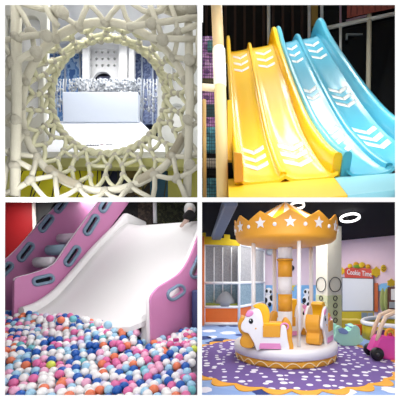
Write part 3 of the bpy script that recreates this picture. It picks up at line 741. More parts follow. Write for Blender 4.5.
# a few balls lie higher: on the lip of the slide
lip = [((50,318.5),'pink'),((61,320),'orange'),((73,319),'aqua'),((98,323),'white'),((108,325),'pale blue'),((86,320),'white')]
def onbed(u, v):
    d = P(u, v, 1)-CAM; o = PL+Vector((0,0,.02+R)); n = Vector((0,0,1)); p = CAM+d*((o-CAM).dot(n)/d.dot(n)); return p
order = sorted(spots, key=lambda p: (p-CAM).length)
near, far = order[:285], order[285:]
SPH = {}
def ball_mesh(name, c, key):
    if key not in SPH:
        mb = MB().sph((0,0,0), R, 18, 12); m = mat('%s ball plastic' % name, c, .38, .02)
        me = bpy.data.meshes.new('ball'); me.from_pydata(mb.v, [], mb.f); me.materials.append(m)
        for p in me.polygons: p.use_smooth = True
        SPH[key] = (me, m)
    return SPH[key][0]
pick = lambda: rb.choices(cols, [c[2] for c in cols])[0]
def put(p, c, label=None, group=None):
    o = bpy.data.objects.new('ball', ball_mesh(c[0], c[1], c[3])); COL.objects.link(o); o.location = p
    tag(o, label or '%s plastic ball lying among the other balls in the ball pit' % c[0], 'ball', group or '%s balls in the pit' % c[0])
for p in near: put(p, pick())
byn = {c[0]: c for c in cols}
for (u, v), n in lip: put(onbed(u, v), byn[n], '%s plastic ball resting on the lip of the white slide' % n, '%s balls on the slide lip' % n)
mb = MB(); fm = []
for p in far+[q-Vector((0,0,R*1.75))+Vector((R, R*.6, 0)) for q in spots if q.x < -.125*q.y-.13 and not blocked(q.x+R+.04, q.y+R*.6+.04) and not blocked(q.x, q.y+.1)]:
    c = pick(); n0 = len(mb.f); mb.sph(p, R, 10, 7); fm += [cols.index(c)]*(len(mb.f)-n0)
me = bpy.data.meshes.new('ball_pit_filling'); me.from_pydata(mb.v, [], mb.f)
for c in cols: ball_mesh(c[0], c[1], c[3]); me.materials.append(SPH[c[3]][1])
for p, i in zip(me.polygons, fm): p.use_smooth = True; p.material_index = i
bo = bpy.data.objects.new('ball_pit_filling', me); COL.objects.link(bo); tag(bo, 'mass of mixed coloured balls under and behind the nearest balls of the pit', 'balls', kind='stuff')
a, b = 2.29, 4.9
mb = MB().prism([Vector((-.125*a-.02, a, E-hz(a)-.11)), Vector((P(-25,0,a).x, a, E-hz(a)-.11)), Vector((P(-25,0,b).x, b, E-hz(b)-.11)), Vector((-.125*b-.02, b, E-hz(b)-.11))], (0,0,-.05))
single('pit_floor', mb, mat('pit floor vinyl', (150,150,170), .7), 'padded sloping bed under the balls of the ball pit', 'pit floor')
sl_rot = (math.atan(.25), 0, 0)
area('fill_pit', (-1.0, 3.1, E+.25*3.1-.03), 1.5, 13, rot=sl_rot, sy=.9, col=(1,.99,.98))  # unseen light added over the balls
area('fill_pit_back', (-1.5, 5.0, E+.25*5.0-.03), 1.4, 5, rot=sl_rot, sy=1.2)  # unseen light added to brighten the upper part of the slide
area('fill_pit_wall', (-3.3, 5.7, E+.25*5.7-.03), 2.2, 24, rot=sl_rot, sy=.5)  # unseen light added to brighten the red panel
# ================================================================== lower right: carousel room
BRC = (DOWN, RIGHT)
gold = mat('golden yellow vinyl', (232,164,44), .45, .04, 4)
goldb = mat('bright yellow vinyl', (252,190,24), .45, .03, 4)
cw = mat('white painted surface', (242,240,240), .4, .01)
pinkv = mat('candy pink vinyl', (236,150,200), .5, .03)
blackm = mat('black gloss', (14,14,16), .3, .02)
CX, CY = .851, 6.05
CB = Vector((CX, CY, 0))
# purple rug with dots and scalloped edge
RR = 1.86
rug = thing('round_rug', 'round purple rug with white dots and orange scalloped edge under the carousel', 'rug', CB)
RC = Vector((CX+.02, CY, 0))
def disc(r, z0, z1, n=96, wob=None):
    pr = [(r*(1+(wob(2*PI*k/n) if wob else 0))) for k in range(n)]
    mb = MB(); vs = [RC+Vector((pr[k]*math.cos(2*PI*k/n), pr[k]*math.sin(2*PI*k/n), z0)) for k in range(n)]
    return mb.prism(vs, (0,0,z1-z0))
NS = 30
disc(RR+.04, .001, .012, 360, lambda t: .09*abs(math.sin(NS*t/2))).build('scalloped_edge', mat('orange carpet', (240,170,64), .9, .05), rug, clip=(RIGHT,))
disc(RR, .012, .016, 360, lambda t: -.015+.03*abs(math.sin(NS*t/2))).build('field', mat_dots('dotted purple carpet', (120,98,158), (240,238,246)), rug, clip=(RIGHT,))
# blobs woven in the blue carpet
mb = MB(); mb2 = MB(); rd = random.Random(9)
for u, v, s_, dk in ((228,333,.16,0),(221,340,.15,1),(216,343,.17,1),(209,331,.15,0),(234,326,.12,1),(243,329,.12,0),(207,350,.1,0),(222,326,.1,1),(212,337,.1,0),(228,343,.12,0),(203,338,.16,1),(262,392,.09,1),(345,391,.1,0),(390,390,.08,0),(385,382,.06,1),(352,337,.12,1),(205,390,.07,0),(252,322,.15,0),(240,335,.1,1)):
    c = PZ(u, v, 0); vs = [c+Vector((s_*1.3*(1+.15*math.sin(3*k))*math.cos(2*PI*k/14), s_*1.6*math.sin(2*PI*k/14), .002)) for k in range(14)]
    (mb2 if dk else mb).prism(vs, (0,0,.003))
struct('floor_marking', mb, mat('white carpet', (238,236,244), .95, .03), clip=(RIGHT,)); struct('floor_marking', mb2, mat('navy carpet', (48,66,128), .95, .05), clip=(RIGHT,))
# ---- carousel
ca = thing('carousel', 'small gold and white carousel with a star crown and rocking horses', 'carousel', CB)
RB = .925
MB().lathe([(RB-.02,.016),(RB+.005,.03),(RB+.005,.13),(RB-.01,.14)], CB, 64).build('base_band', gold, ca)
MB().lathe([(RB+.005,.14),(RB+.03,.15),(RB+.035,.265),(RB+.01,.308),(RB-.05,.317),(.02,.317)], CB, 64).build('platform', cw, ca)
mb = MB()
for k in range(22):
    a0 = 2*PI*k/22; mb.tube([CB+Vector(((RB+.008)*math.cos(a0+2*PI/22*j/10), (RB+.008)*math.sin(a0+2*PI/22*j/10), .03+.08*math.sin(PI*j/10))) for j in range(11)], .009, 6)
mb.build('scallop_trim', mat('cream piping', (250,226,170), .5), ca)
# column
z0 = .317; bands = [(350,311,cw),(311,294,gold),(294,277,cw),(277,260,gold),(260,232,cw)]
zz = lambda v: E+(V0-v)/F*CY
zs = [z0]+[zz(v) for v in (311,294,277,260)]+[2.25]
for k in range(5):
    MB().lathe([(.135,zs[k]),(.135,zs[k+1])], CB, 24).build('column_band', cw if k % 2 == 0 else gold, ca)
MB().lathe([(.15,zz(260)-.02),(.155,zz(260)),(.15,zz(260)+.02)], CB, 24, closed=True).build('column_collar', gold, ca)
RCn = .925; zc = 2.20
poles = [(299,5.42,0),(253.5,5.78,0),(311.2,6.5,0),(274.5,6.62,0)]
for u, Y, _ in poles:
    x = (u-U0)/F*Y; MB().tube([(x, Y, .318), (x, Y, 2.2)], px(2.05, Y), 12).build('pole', cw, ca)
# crown
def crown_h(t):
    k = (t/(2*PI)*12+.5) % 1; return .245+.14*(1-abs(2*k-1))
n = 240; t0c = math.radians(-93); vs = []
for j in range(n):
    t = 2*PI*j/n; c, s_ = math.cos(t+t0c), math.sin(t+t0c); hh = crown_h(t)
    for r, z in ((RCn, 0), (RCn+.035, hh), (RCn+.005, hh), (RCn-.03, 0)): vs.append(CB+Vector((r*c, r*s_, zc+z)))
fs = [(j*4+k, j*4+(k+1) % 4, ((j+1) % n)*4+(k+1) % 4, ((j+1) % n)*4+k) for j in range(n) for k in range(4)]
MB().add(vs, fs).build('crown', gold, ca)
MB().lathe([(RCn-.005,zc+.02),(RCn-.005,zc-.01),(RCn-.05,zc-.05),(.5,zc-.12),(.1,zc-.14),(.1,zc+.02)], CB, 64, closed=True).build('underside', gold, ca)
nseg = 24; za = 2.93
for par, nm, m in ((0,'roof_stripe',cw),(1,'roof_stripe',goldb)):
    for k in range(par, nseg, 2):
        a0, a1 = 2*PI*(k-.5)/nseg+t0c, 2*PI*(k+.5)/nseg+t0c; r = RCn-.04
        p0, p1 = CB+Vector((r*math.cos(a0), r*math.sin(a0), zc+.22)), CB+Vector((r*math.cos(a1), r*math.sin(a1), zc+.22)); ap = CB+Vector((0,0,za))
        MB().prism([p0, p1, ap+(p1-ap)*.02, ap+(p0-ap)*.02], (0,0,-.02)).build(nm, m, ca, clip=(DOWN,))
def star(r, n=5, inner=.45): return [((r if k % 2 == 0 else r*inner)*math.sin(PI*k/n), (r if k % 2 == 0 else r*inner)*math.cos(PI*k/n)) for k in range(2*n)]
for k in range(12):
    t = 2*PI*k/12+t0c; er = Vector((math.cos(t), math.sin(t), 0)); et = Vector((-math.sin(t), math.cos(t), 0)); ez = (Vector((0,0,1))+er*.08).normalized()
    o = CB+er*(RCn+.02)+Vector((0,0,zc+.185))
    MB().prism([o+et*x+ez*y for x, y in star(.1)], er*.012).build('star', cw, ca)
    t += PI/12; er = Vector((math.cos(t), math.sin(t), 0))
    o = CB+er*(RCn+.018)+Vector((0,0,zc+.15)); MB().sph(o, .035, 10, 6).build('crown_button', cw, ca)
# horses
def pq(x, y): return ((x-222)*.0034, (300-y)*.0034)
sb = [pq(*p) for p in ((126,160),(142,132),(160,116),(178,108),(194,112),(205,132),(210,160),(213,190),(217,236),(240,243),(275,243),(295,236),(302,200),(308,186),(318,190),(324,215),(328,250),(336,300),(305,300),(296,276),(225,276),(196,300),(186,300),(174,268),(158,240),(146,222),(124,214),(112,200),(114,180))]
sb = smooth(sb+[sb[0]], 3)[:-1]
def horse(pos, ang):
    he = subempty('horse', ca); q = Vector(pos); R3 = Matrix.Rotation(ang, 3, 'Z')
    def X(x, y, z): return q+R3@Vector((x, y, z))
    ex, ey, ez = R3@Vector((1,0,0)), R3@Vector((0,1,0)), Vector((0,0,1))
    w = .15
    for sy in (-1, 1):
        MB().plate(sb, [], X(0, sy*w, 0), ex, ez, .05, .012).build('side_board', cw, he)
        o = X(0, sy*(w+.028), 0)
        MB().prism([o+ex*a+ez*b for a, b in (pq(196,296), pq(300,296), pq(296,270), pq(200,270))], ey*.012*sy).build('pink_panel', pinkv, he)
        MB().sph(o+ex*pq(157,165)[0]+ez*pq(157,165)[1], (.037,.012,.045), 14, 8, R3).build('eye', blackm, he)
        MB().sph(o+ex*(pq(157,165)[0]-.01)+ez*(pq(157,165)[1]+.016)+ey*sy*.009, (.011,.007,.012), 8, 6, R3).build('eye_glint', cw, he)
        MB().prism([o+ex*a+ez*b for a, b in [pq(*p) for p in ((214,186),(296,186),(296,240),(214,240))]], ey*.012*sy).build('saddle_flap', gold, he)
        MB().sph(o+ex*pq(150,130)[0]+ez*pq(150,130)[1], (.072,.014,.045), 12, 8, R3@Matrix.Rotation(-.5, 3, 'Y')).build('forelock', pinkv, he)
        MB().sph(o+ex*pq(180,200)[0]+ez*pq(180,200)[1], (.014,.01,.014), 8, 6, R3).build('bridle_button', gold, he)
    def block(poly, y0, y1, m, nm, b=.02):
        return MB().plate([pq(*p) for p in poly], [], X(0, (y0+y1)/2, 0), ex, ez, abs(y1-y0), b).build(nm, m, he)
    block(smooth([(176,96),(196,88),(222,92),(240,118),(240,150),(232,190),(208,188),(206,140),(192,112),(176,96)], 3)[:-1], -.105, .105, goldb, 'mane')
    block([(208,180),(300,180),(300,240),(208,240)], -.12, .12, goldb, 'saddle')
    block(smooth([(110,150),(124,160),(118,200),(150,226),(168,262),(160,292),(116,288),(108,262),(120,236),(104,214),(98,180),(110,150)], 3)[:-1], -.12, .12, gold, 'chest_block')
    block(smooth([(300,205),(322,160),(340,172),(350,210),(348,250),(356,296),(332,298),(326,262),(306,240),(300,205)], 3)[:-1], -.11, .11, gold, 'tail')
    c = X(*(lambda a: (a[0], 0, a[1]))(pq(318,190)))
    MB().tube([c+ex*.06*math.cos(2*PI*k/14)+ez*.05*math.sin(2*PI*k/14)-ey*.13 for k in range(14)], .014, 8, True).build('ring_handle', pinkv, he)
    return he
zb = .319
h1 = Vector(((264.5-U0)/F*5.38, 5.38, zb)); horse(h1, math.radians(-4))
h2 = Vector(((319-U0)/F*5.85, 5.85, zb)); horse(h2, math.radians(60))
h3 = Vector(((291-U0)/F*6.6, 6.62, zb)); horse(h3, math.radians(192))
# ---- square pillar with printed rings
pc = thing('pillar', 'square cream pillar with printed black rings behind the carousel', 'pillar', PZ(329, 336, 0))
corner = PZ(327.5, 337, 0); dR = PZ(341.5, 333.5, 0)-corner; dL = PZ(316, 333, 0)-corner
foot = [corner, corner+dR, corner+dR+dL, corner+dL]
cream_p = mat('cream pillar paint', (230,226,200), .5, .02); 
MB().prism([p+Vector((0,0,0)) for p in foot], (0,0,2.9)).build('shaft', mat('pale pillar paint', (238,232,212), .5, .02), pc, clip=(DOWN,))
MB().prism([p+(p-(foot[0]+foot[2])/2)*.02 for p in foot], (0,0,1.05)).build('lower_wrap', mat('pale green wrap', (212,216,168), .5, .03), pc)
for dd in (dR, dL):
    n = Vector((dd.y, -dd.x, 0)).normalized(); n = n if n.y < 0 else -n
    ctr = corner+dd*.5+n*.02; L = dd.length
    for z, rx, rz in ((1.33,.36,.19),(.97,.11,.058),(.78,.11,.06),(.585,.11,.06),(.39,.11,.06)):
        e = dd.normalized(); o = Vector((ctr.x, ctr.y, z))
        MB().tube([o+e*rx*L*math.cos(2*PI*k/28)*1.15+Vector((0,0,rz*math.sin(2*PI*k/28))) for k in range(28)], .011, 6, True).build('ring_print', blackm, pc)
# ---- playhouse with white frame and nets at left
ph = thing('play_house', 'white framed netted play house with a yellow battlement top and orange base', 'play house', PZ(221, 325, 0))
Y0 = PZ(239, 325.5, 0).y; Y1 = 12.4
wf = mat('white tube frame', (244,244,246), .35, .01)
def fp(u, v): return P(u, v, Y0)
def sp(f, v):   # right side wall: f=0 front corner, 1 back corner
    a, b = P(239, v, Y0), None
    x0, x1 = P(239,300,Y0).x, P(264,300,Y1).x
    return Vector((x0+(x1-x0)*f, Y0+(Y1-Y0)*f, a.z))
def tubeb(a, b, w=.045, nm='frame_tube', m=None): MB().tube([a, b], w, 8).build(nm, m or wf, ph, clip=(RIGHT,))
for u in (204.5, 239): tubeb(fp(u, 325), fp(u, 244), .045 if u > 210 else .03)
for v in (244, 283, 307): tubeb(fp(201, v), fp(239, v))
tubeb(fp(201, 324), fp(239, 324), .06)
for f in (.45, 1): tubeb(sp(f, 325), sp(f, 244), .04)
for v in (244, 283, 307, 324): tubeb(sp(0, v), sp(1, v))
netm = mat_speckle('grey net cloth', [(168,166,168),(180,178,180),(158,157,160),(172,170,172)], 40, .85)
netb = mat_speckle('blue grey net cloth', [(140,162,174),(152,174,186),(130,152,166)], 40, .85)
for v0, v1, m in ((244, 283, netm), (283, 307, netb)):
    MB().hexa([fp(199,v1)+Vector((0,.5,0)), fp(239,v1)+Vector((0,.5,0)), fp(239,v1)+Vector((0,.55,0)), fp(199,v1)+Vector((0,.55,0)), fp(199,v0)+Vector((0,.5,0)), fp(239,v0)+Vector((0,.5,0)), fp(239,v0)+Vector((0,.55,0)), fp(199,v0)+Vector((0,.55,0))]).build('net_panel', m, ph, clip=(RIGHT,))
    a = [sp(.03, v1), sp(1, v1), sp(1, v0), sp(.03, v0)]; MB().prism(a, (-.03,0,0)).build('net_panel', m, ph)
orp = mat('orange vinyl pad', (240,116,36), .5, .04)
MB().hexa([fp(199,323), fp(238.5,323), fp(238.5,323)+Vector((0,.05,0)), fp(199,323)+Vector((0,.05,0)), fp(199,308), fp(238.5,308), fp(238.5,308)+Vector((0,.05,0)), fp(199,308)+Vector((0,.05,0))]).build('base_pad', orp, ph, clip=(RIGHT,))
MB().prism([sp(.02, 323), sp(1, 323), sp(1, 308), sp(.02, 308)], (-.04,0,0)).build('base_pad', orp, ph)
ytop = mat('lemon yellow board', (240,206,30), .5, .04)
mb = MB()
bat = [(199,233),(206,233),(206,237),(213,237),(213,233.5),(219,234),(219,238),(224,238.5),(224,234.5),(230,235),(230,239.5),(240,241),(240,246),(199,244.5)]
MB().plate([((u-220)*Y0/F, (245-v)*Y0/F) for u, v in bat], [], fp(220,245)+Vector((0,-.03,0)), (1,0,0), (0,0,1), .06).build('battlement', ytop, ph, clip=(RIGHT,))
for u in (213, 222, 231): tubeb(fp(u, 306)+Vector((0,.4,0)), fp(u, 246)+Vector((0,.4,0)), .02, 'inner_tube')
MB().lathe([(.36,0),(.31,.18),(.22,.33),(.12,.43),(0.03,.47)], fp(225, 306.5)+Vector((0,.3,0)), 20).build('foam_cone', mat('grey white foam', (150,152,158), .8, .06), ph)
MB().prism([fp(199,307), fp(239,307), fp(239,307)+Vector((0,.5,0)), fp(199,307)+Vector((0,.5,0))], (0,0,.1)).build('floor_pad', mat('olive green pad', (130,136,50), .6), ph, clip=(RIGHT,))
single('orange_post', MB().pbox(200, 236, 204, 326, Y0-.25, .15), mat('orange post vinyl', (232,120,60), .5), 'orange post beside the white framed play house', 'post', clip=(RIGHT,), bevel=.02)
# ---- walls and ceiling
struct('wall_back_room', MB().box((4.0, 13.15, 1.6), (12, .1, 3.4)), mat('pale pink wall', (238,214,226), .8, .03), clip=(RIGHT,))
mb = MB().box(((P(270,0,13).x+P(345,0,13).x)/2, 13.07, .62), (P(345,0,13).x-P(262,0,13).x, .04, 1.24))
single('wall_mural', mb, mat_speckle('blue mural', [(120,178,228),(140,192,236),(128,184,232)], 2, .8, 'NOISE'), 'pale blue painted lower band on the pink wall behind the carousel', 'mural')
lil = mat('lilac wall band', (206,184,216), .8, .03)
for u, w in ((319, 8), (276, 5)): single('wall_band', MB().pbox(u, 244, u+w, 293, 13.02, .04), lil, 'lilac vertical band on the pink wall %s' % ('beside the cream pillar' if u > 300 else 'behind the carousel column'), 'wall band')
def penguin(u, v, s_, lb):
    t = thing('painted_animal', lb, 'wall figure', P(u, v, 12.98))
    o = P(u, v, 12.98); k = s_*13/F
    MB().sph(o+Vector((0,0,5*k)), (4.2*k,.03,5.5*k), 14, 8).build('body', cw, t)
    MB().sph(o+Vector((0,0,12.5*k)), (3.4*k,.03,3.4*k), 12, 8).build('head', cw, t)
    for dx, dz, r in ((-2.6,5,1.9),(2.8,7,2.1),(1,1.5,1.6),(-1.6,13,1.2),(1.8,12.4,1.1),(-3.4,1,1.3)): MB().sph(o+Vector((dx*k,-.02,dz*k)), (r*k,.025,r*1.3*k), 10, 6).build('black_patch', blackm, t)
penguin(268.5, 306, 1.15, 'black and white animal figure on the blue mural left of the carousel column'); penguin(307, 306, 1.1, 'black and white animal figure on the blue mural right of the carousel column')
for u, v, c, lb in ((290.5, 268, (40,44,52), 'small dark grey dish on the pink wall above the mural'), (270, 252, (208,212,216), 'small pale grey dish high on the pink wall'), (291, 287, (240,212,60), 'small yellow star shape on the pink wall behind the carousel')):
    o = P(u, v, 13.0)
    if 'star' in lb: mb = MB().prism([o+Vector((x, 0, z)) for x, z in star(.2)], (0,.04,0))
    else: mb = MB().sph(o, (.16,.06,.13), 14, 8)
    single('wall_ornament', mb, mat('ornament %d' % u, c, .5), lb, 'wall ornament')
cm = mat('dark ceiling paint', (9,10,19), .9, .1, spec=.15)
def cz(Y): return 2.98
struct('ceiling_room', MB().box((3.6, 9.8, 3.03), (10.5, 6.8, .08)), cm, clip=(RIGHT,DOWN))
# right side wall, coming nearer to the right
A = P(338, 0, 12.6); Bp = P(432, 0, 10.2)
def rw(u):   # foot of the right wall on this sight column
    d = (u-U0)/F; Yk = (A.x-(Bp.x-A.x)/(Bp.y-A.y)*A.y)/(d-(Bp.x-A.x)/(Bp.y-A.y)); return Yk
def rwp(u, v, off=0): return P(u, v, rw(u)-off)
a, b = Vector((A.x, A.y, 0)), Vector((Bp.x, Bp.y, 0))
struct('wall_side_room', MB().prism([a, b, b+Vector((0,0,2.99)), a+Vector((0,0,2.99))], (.03,.08,0)), mat('pink wall paint', (238,208,220), .8, .03), clip=(DOWN,))
def wallpiece(pts, off, th, m, name, label=None, cat=None, parent=None, **k):
    mb = MB().prism([rwp(u, v, off) for u, v in pts], (0, th, 0))
    return mb.build(name, m, parent, **k) if parent else single(name, mb, m, label, cat, **k)
sg = thing('wall_sign', 'red sign with white lettering over the white board on the pink wall', 'sign', rwp(360, 277, .12))
wallpiece([(345,277.5),(373,278.5),(373,270),(371,268.5),(347,267.5),(345,269)], .14, .06, mat('brick red sign', (204,72,56), .5, .04), 'panel', parent=sg)
o = rwp(359, 273.2, .16); ex = (rwp(362, 273.5, .16)-o).normalized()
text_mb('Cookie Time', o, ex, (0,0,1), .27, .02, (rwp(371.5,273.5,.16)-rwp(347,273,.16)).length).build('lettering', cw, sg)
for k, (u, v, r) in enumerate(((350,266,2.6),(356,264.5,3),(362,265,3.2),(368,266.5,2.6))):
    MB().sph(rwp(u, v, .13), (r*.036,.03,r*.034), 12, 8).build('flower', mat('sunny yellow' if k % 2 == 0 else 'warm yellow', (246,206,50) if k % 2 == 0 else (240,176,40), .5), sg)
MB().sph(rwp(359, 266.5, .16), (.22,.03,.07), 12, 8).build('leaf', mat('leaf green', (120,160,50), .5), sg)
for u, v, r, lb in ((376.5, 272, .2, 'large yellow star shape at the right end of the red sign'), (342.5, 271, .14, 'yellow star shape at the left end of the red sign'), (391.5, 283, .16, 'yellow star shape high beside the brown cabinet')):
    o = rwp(u, v, .1); single('wall_star', MB().prism([o+Vector((x, 0, z)) for x, z in star(r, 6, .7)], (0,.05,0)), mat('sunny yellow', (246,206,50), .5), lb, 'wall star')
sm = thing('smiley_plaque', 'round yellow smiling face plaque on the pink wall', 'plaque', rwp(383.5, 268.5, .1))
o = rwp(383.5, 268.5, .1); MB().sph(o, (.105,.03,.135), 16, 8).build('face', mat('sunny yellow', (246,206,50), .5), sm)
for dx in (-.035, .035): MB().sph(o+Vector((dx,-.03,.035)), .016, 8, 6).build('eye', blackm, sm)
MB().tube([o+Vector((.055*math.cos(t), -.03, -.02+.05*math.sin(t))) for t in [PI+PI*k/8 for k in range(9)]], .009, 6).build('mouth', mat('dark red', (150,50,30), .5), sm)
wb = thing('white_board', 'large pale grey board in a dark frame below the red sign', 'board', rwp(357, 311, .1))
wallpiece([(341.5,311.5),(374,311.5),(374,278),(341.5,277)], .08, .05, mat('grey board frame', (120,120,124), .5), 'frame', parent=wb)
wallpiece([(342.8,310.6),(373,310.6),(373,279),(342.8,278.2)], .11, .05, mat('pale board', (226,226,228), .4, .02), 'surface', parent=wb)
wallpiece([(375.5,312),(378,312),(378,283),(375.5,283)], .14, .1, mat('orange brown post', (196,96,44), .5), 'orange_post', 'orange brown post right of the large pale board', 'post')
bl_ = wallpiece([(378.5,291),(392,292),(392,286),(388,283),(382,283.5),(378.5,286)], .1, .05, mat('sky blue board', (128,184,228), .6), 'wall_cloud', 'pale blue cloud shape on the pink wall right of the orange post', 'wall shape')
for u, r in ((383, 1), (386.8, 1)): single('leaf_panel', MB().sph(rwp(u, 300, .1), (.11,.04,.42), 14, 10), mat('olive leaf', (176,184,110), .6, .05), 'olive green leaf shape standing against the pink wall, %s the orange post' % ('nearer' if u < 385 else 'farther from'), 'wall shape')
ck = thing('cabinet', 'brown and white cabinet against the pink wall behind the yellow bench', 'cabinet', rwp(394, 310, .3))
wallpiece([(389.5,310),(402,310),(402,287),(389.5,287)], .25, .15, mat('dark brown cabinet', (90,44,34), .5), 'body', parent=ck)
wallpiece([(391.8,300),(402,300),(402,289),(391.8,289)], .29, .06, mat('white door', (226,220,214), .4), 'door', parent=ck)
wallpiece([(390,308),(402,308),(402,302),(390,302)], .29, .06, mat('grey drawer', (150,154,158), .4), 'drawer', parent=ck)
# ---- yellow benches
oly = mat('olive yellow vinyl', (206,178,32), .5, .04, 4)
low = thing('low_wall', 'long olive yellow padded wall below the large pale board', 'low wall', P(355, 330, 11))
MB().hexa([P(340,327,11.0), P(374,327,10.6), P(374,327,10.9), P(340,327,11.3), P(340,311.5,11.0), P(374,311.5,10.6), P(374,311.5,10.9), P(340,311.5,11.3)]).build('panel', oly, low)
for u, c in ((361.5,(150,162,168)),(367.5,(166,176,180))):
    MB().hexa([P(u,318.5,10.5), P(u+5.5,318.5,10.5), P(u+5.5,318.5,10.6), P(u,318.5,10.6), P(u,312.5,10.5), P(u+5.5,312.5,10.5), P(u+5.5,312.5,10.6), P(u,312.5,10.6)]).build('grey_panel', mat('grey pad %d' % u, c, .5), low)
be = thing('curved_bench', 'curved olive yellow bench wall with a white padded top at the right', 'bench', PZ(385, 345, 0))
zt = E-40*8.6/F+.02
rim = [PZ(410,318,zt), PZ(398,317.3,zt), PZ(384,317.2,zt), PZ(372,318,zt), PZ(364.5,319.5,zt), PZ(362.5,321.5,zt), PZ(366,323.2,zt), PZ(374,324.4,zt), PZ(386,325.6,zt), PZ(410,327.5,zt)]
rim = crom(rim, 5)
MB().tube(rim, .055, 10).build('padded_top', cw, be)
outr = rim
MB().sheet([[p for p in outr], [Vector((p.x, p.y, 0.0)) for p in outr]], (0,.03,0)).build('bench_wall', oly, be)
single('seat_pad', MB().pbox(380, 317.5, 402, 323, 9.2, .12), mat('dusty blue pad', (126,150,176), .6, .04), 'dusty blue seat pad inside the curved bench', 'pad')
single('yellow_stool', MB().hexa([PZ(353,341,0)+Vector((.3,0,0))+Vector(q) for q in ((-.25,1.1,0),(.35,1.1,0),(.35,1.5,0),(-.25,1.5,0),(-.25,1.1,.36),(.35,1.1,.36),(.35,1.5,.36),(-.25,1.5,.36))]), mat('muted yellow vinyl', (214,190,60), .5), 'yellow padded block behind the mint rocker', 'block', bevel=.02)
# ---- mint rocker
ro = thing('rocking_toy', 'mint green rocking toy on the floor beside the cream pillar', 'rocking toy', PZ(349, 347, 0))
Yr = PZ(349, 346.5, 0).y; mint = mat('mint green plastic', (176,240,216), .4, .03)
ro_o = P(349, 346.5, Yr); tr_ = lambda u, v: ((u-349)*Yr/F, (346.5-v)*Yr/F)
body = smooth([tr_(*p) for p in ((334.5,338),(338,341),(345,346),(353,346.3),(360,343),(363,339.5),(360,336),(359.5,330),(357,326.5),(353.5,327),(351,331),(346,332),(342,329),(339.5,326.5),(336.5,328),(337,333),(334.5,338))], 4)[:-1]
for dy in (-.16, .16): MB().plate(body, [], ro_o+Vector((0,.2+dy,.0)), (1,0,0), (0,0,1), .06, .02).build('side_panel', mint, ro)
MB().plate(smooth([tr_(*p) for p in ((340,337),(344,340),(353,340),(357,336),(352,332),(346,333.5),(341,331),(340,337))], 3)[:-1], [], ro_o+Vector((0,.2,0)), (1,0,0), (0,0,1), .30, .03).build('seat', mat('pale mint plastic', (164,222,204), .4, .03), ro)
MB().sph(ro_o+Vector((tr_(354.5,330)[0],.2,tr_(354.5,330)[1])), (.09,.2,.10), 14, 8).build('head', mint, ro)
MB().tube([ro_o+Vector((tr_(352,327)[0], .02, tr_(352,327.5)[1])), ro_o+Vector((tr_(352,327)[0], .4, tr_(352,327.5)[1]))], .022, 8).build('handle', mat('pale blue plastic', (130,160,206), .4), ro)
MB().plate(smooth([tr_(*p) for p in ((338,329),(343,328),(348,331.5),(346,334),(340,333),(338,329))], 3)[:-1], [], ro_o+Vector((0,.0,0)), (1,0,0), (0,0,1), .03).build('side_patch', mat('pale blue plastic', (130,160,206), .4), ro)
rt = thing('toy_chair', 'small orange toy chair behind the mint rocker', 'toy chair', PZ(358, 338, 0))
orr = mat('orange red plastic', (236,110,50), .4, .03); Yq = 8.6
MB().pbox(353.5, 324.5, 362.5, 331, Yq, .06).build('backrest', orr, rt, bevel=.02)
MB().pbox(354, 330, 361.5, 332, Yq-.25, .3).build('seat', orr, rt, bevel=.02)
for u in (355, 360.5): MB().pbox(u, 331, u+1.2, 339.5, Yq-.2, .05).build('leg', orr, rt)
# ---- ride-on car at the right edge
rc = thing('ride_on_car', 'magenta ride-on toy car with cream roof pillar and black wheel', 'ride-on car', PZ(392, 364, 0))
mag = mat('magenta plastic', (222,70,160), .35, .03); Yc_ = PZ(377, 361.5, 0).y
q = lambda u, v: ((u-392)*Yc_/F, (362-v)*Yc_/F); oc = P(392, 362, Yc_)
side_p = smooth([q(*p) for p in ((374,351),(378,342),(381,339.5),(388,339),(396,340),(408,341),(414,350),(412,359),(396,359.5),(384,357.5),(374,351))], 3)[:-1]
MB().plate(side_p, [], oc+Vector((.05,.2,0)), (1,0,0), (0,0,1), .3, .05).build('body', mag, rc)
for dy in (.1, .34):
    MB().tube([oc+Vector((q(379.5,342)[0],dy,q(379.5,342)[1])), oc+Vector((q(383,329)[0],dy,q(383,329)[1])), oc+Vector((q(388.5,317)[0],dy,q(388.5,317)[1])), oc+Vector((q(398,313)[0],dy,q(398,313)[1])), oc+Vector((q(412,314)[0],dy,q(412,314)[1]))], .038, 10).build('roof_pillar', mat('cream plastic', (238,208,176), .4, .02), rc)
def wheel(u, v, dy, ru, nm='wheel'):
    o = oc+Vector((q(u,v)[0],dy,q(u,v)[1])); M = Matrix.Rotation(PI/2, 3, 'X')
    w_ = MB().lathe([(ru*.3,-.04),(ru*.85,-.05),(ru,-.03),(ru,.03),(ru*.85,.05),(ru*.3,.04)], o, 24, M=M).build(nm, blackm, rc)
    MB().lathe([(ru*.28,-.055),(ru*.28,.055)], o, 14, M=M).build('hub', mat('dark hub', (60,60,64), .4), w_)
wheel(377, 354, .0, .117); wheel(379, 354, .4, .117); wheel(410, 360, .0, .117)
MB().sph(oc+Vector((q(389,337)[0],.3,q(389,337)[1])), (.1,.16,.09), 12, 8).build('seat_back', mat('plum plastic', (110,50,120), .4), rc)
o = oc+Vector((q(393,335.5)[0],.1,q(393,335.5)[1]))
MB().tube([o+Vector((.085*math.cos(2*PI*k/16), .0, .1*math.sin(2*PI*k/16))) for k in range(16)], .026, 8, True).build('steering_wheel', mat('orange plastic', (246,160,40), .4), rc)
MB().sph(o, (.04,.03,.04), 10, 6).build('horn_button', mat('red plastic', (200,60,60), .4), rc)
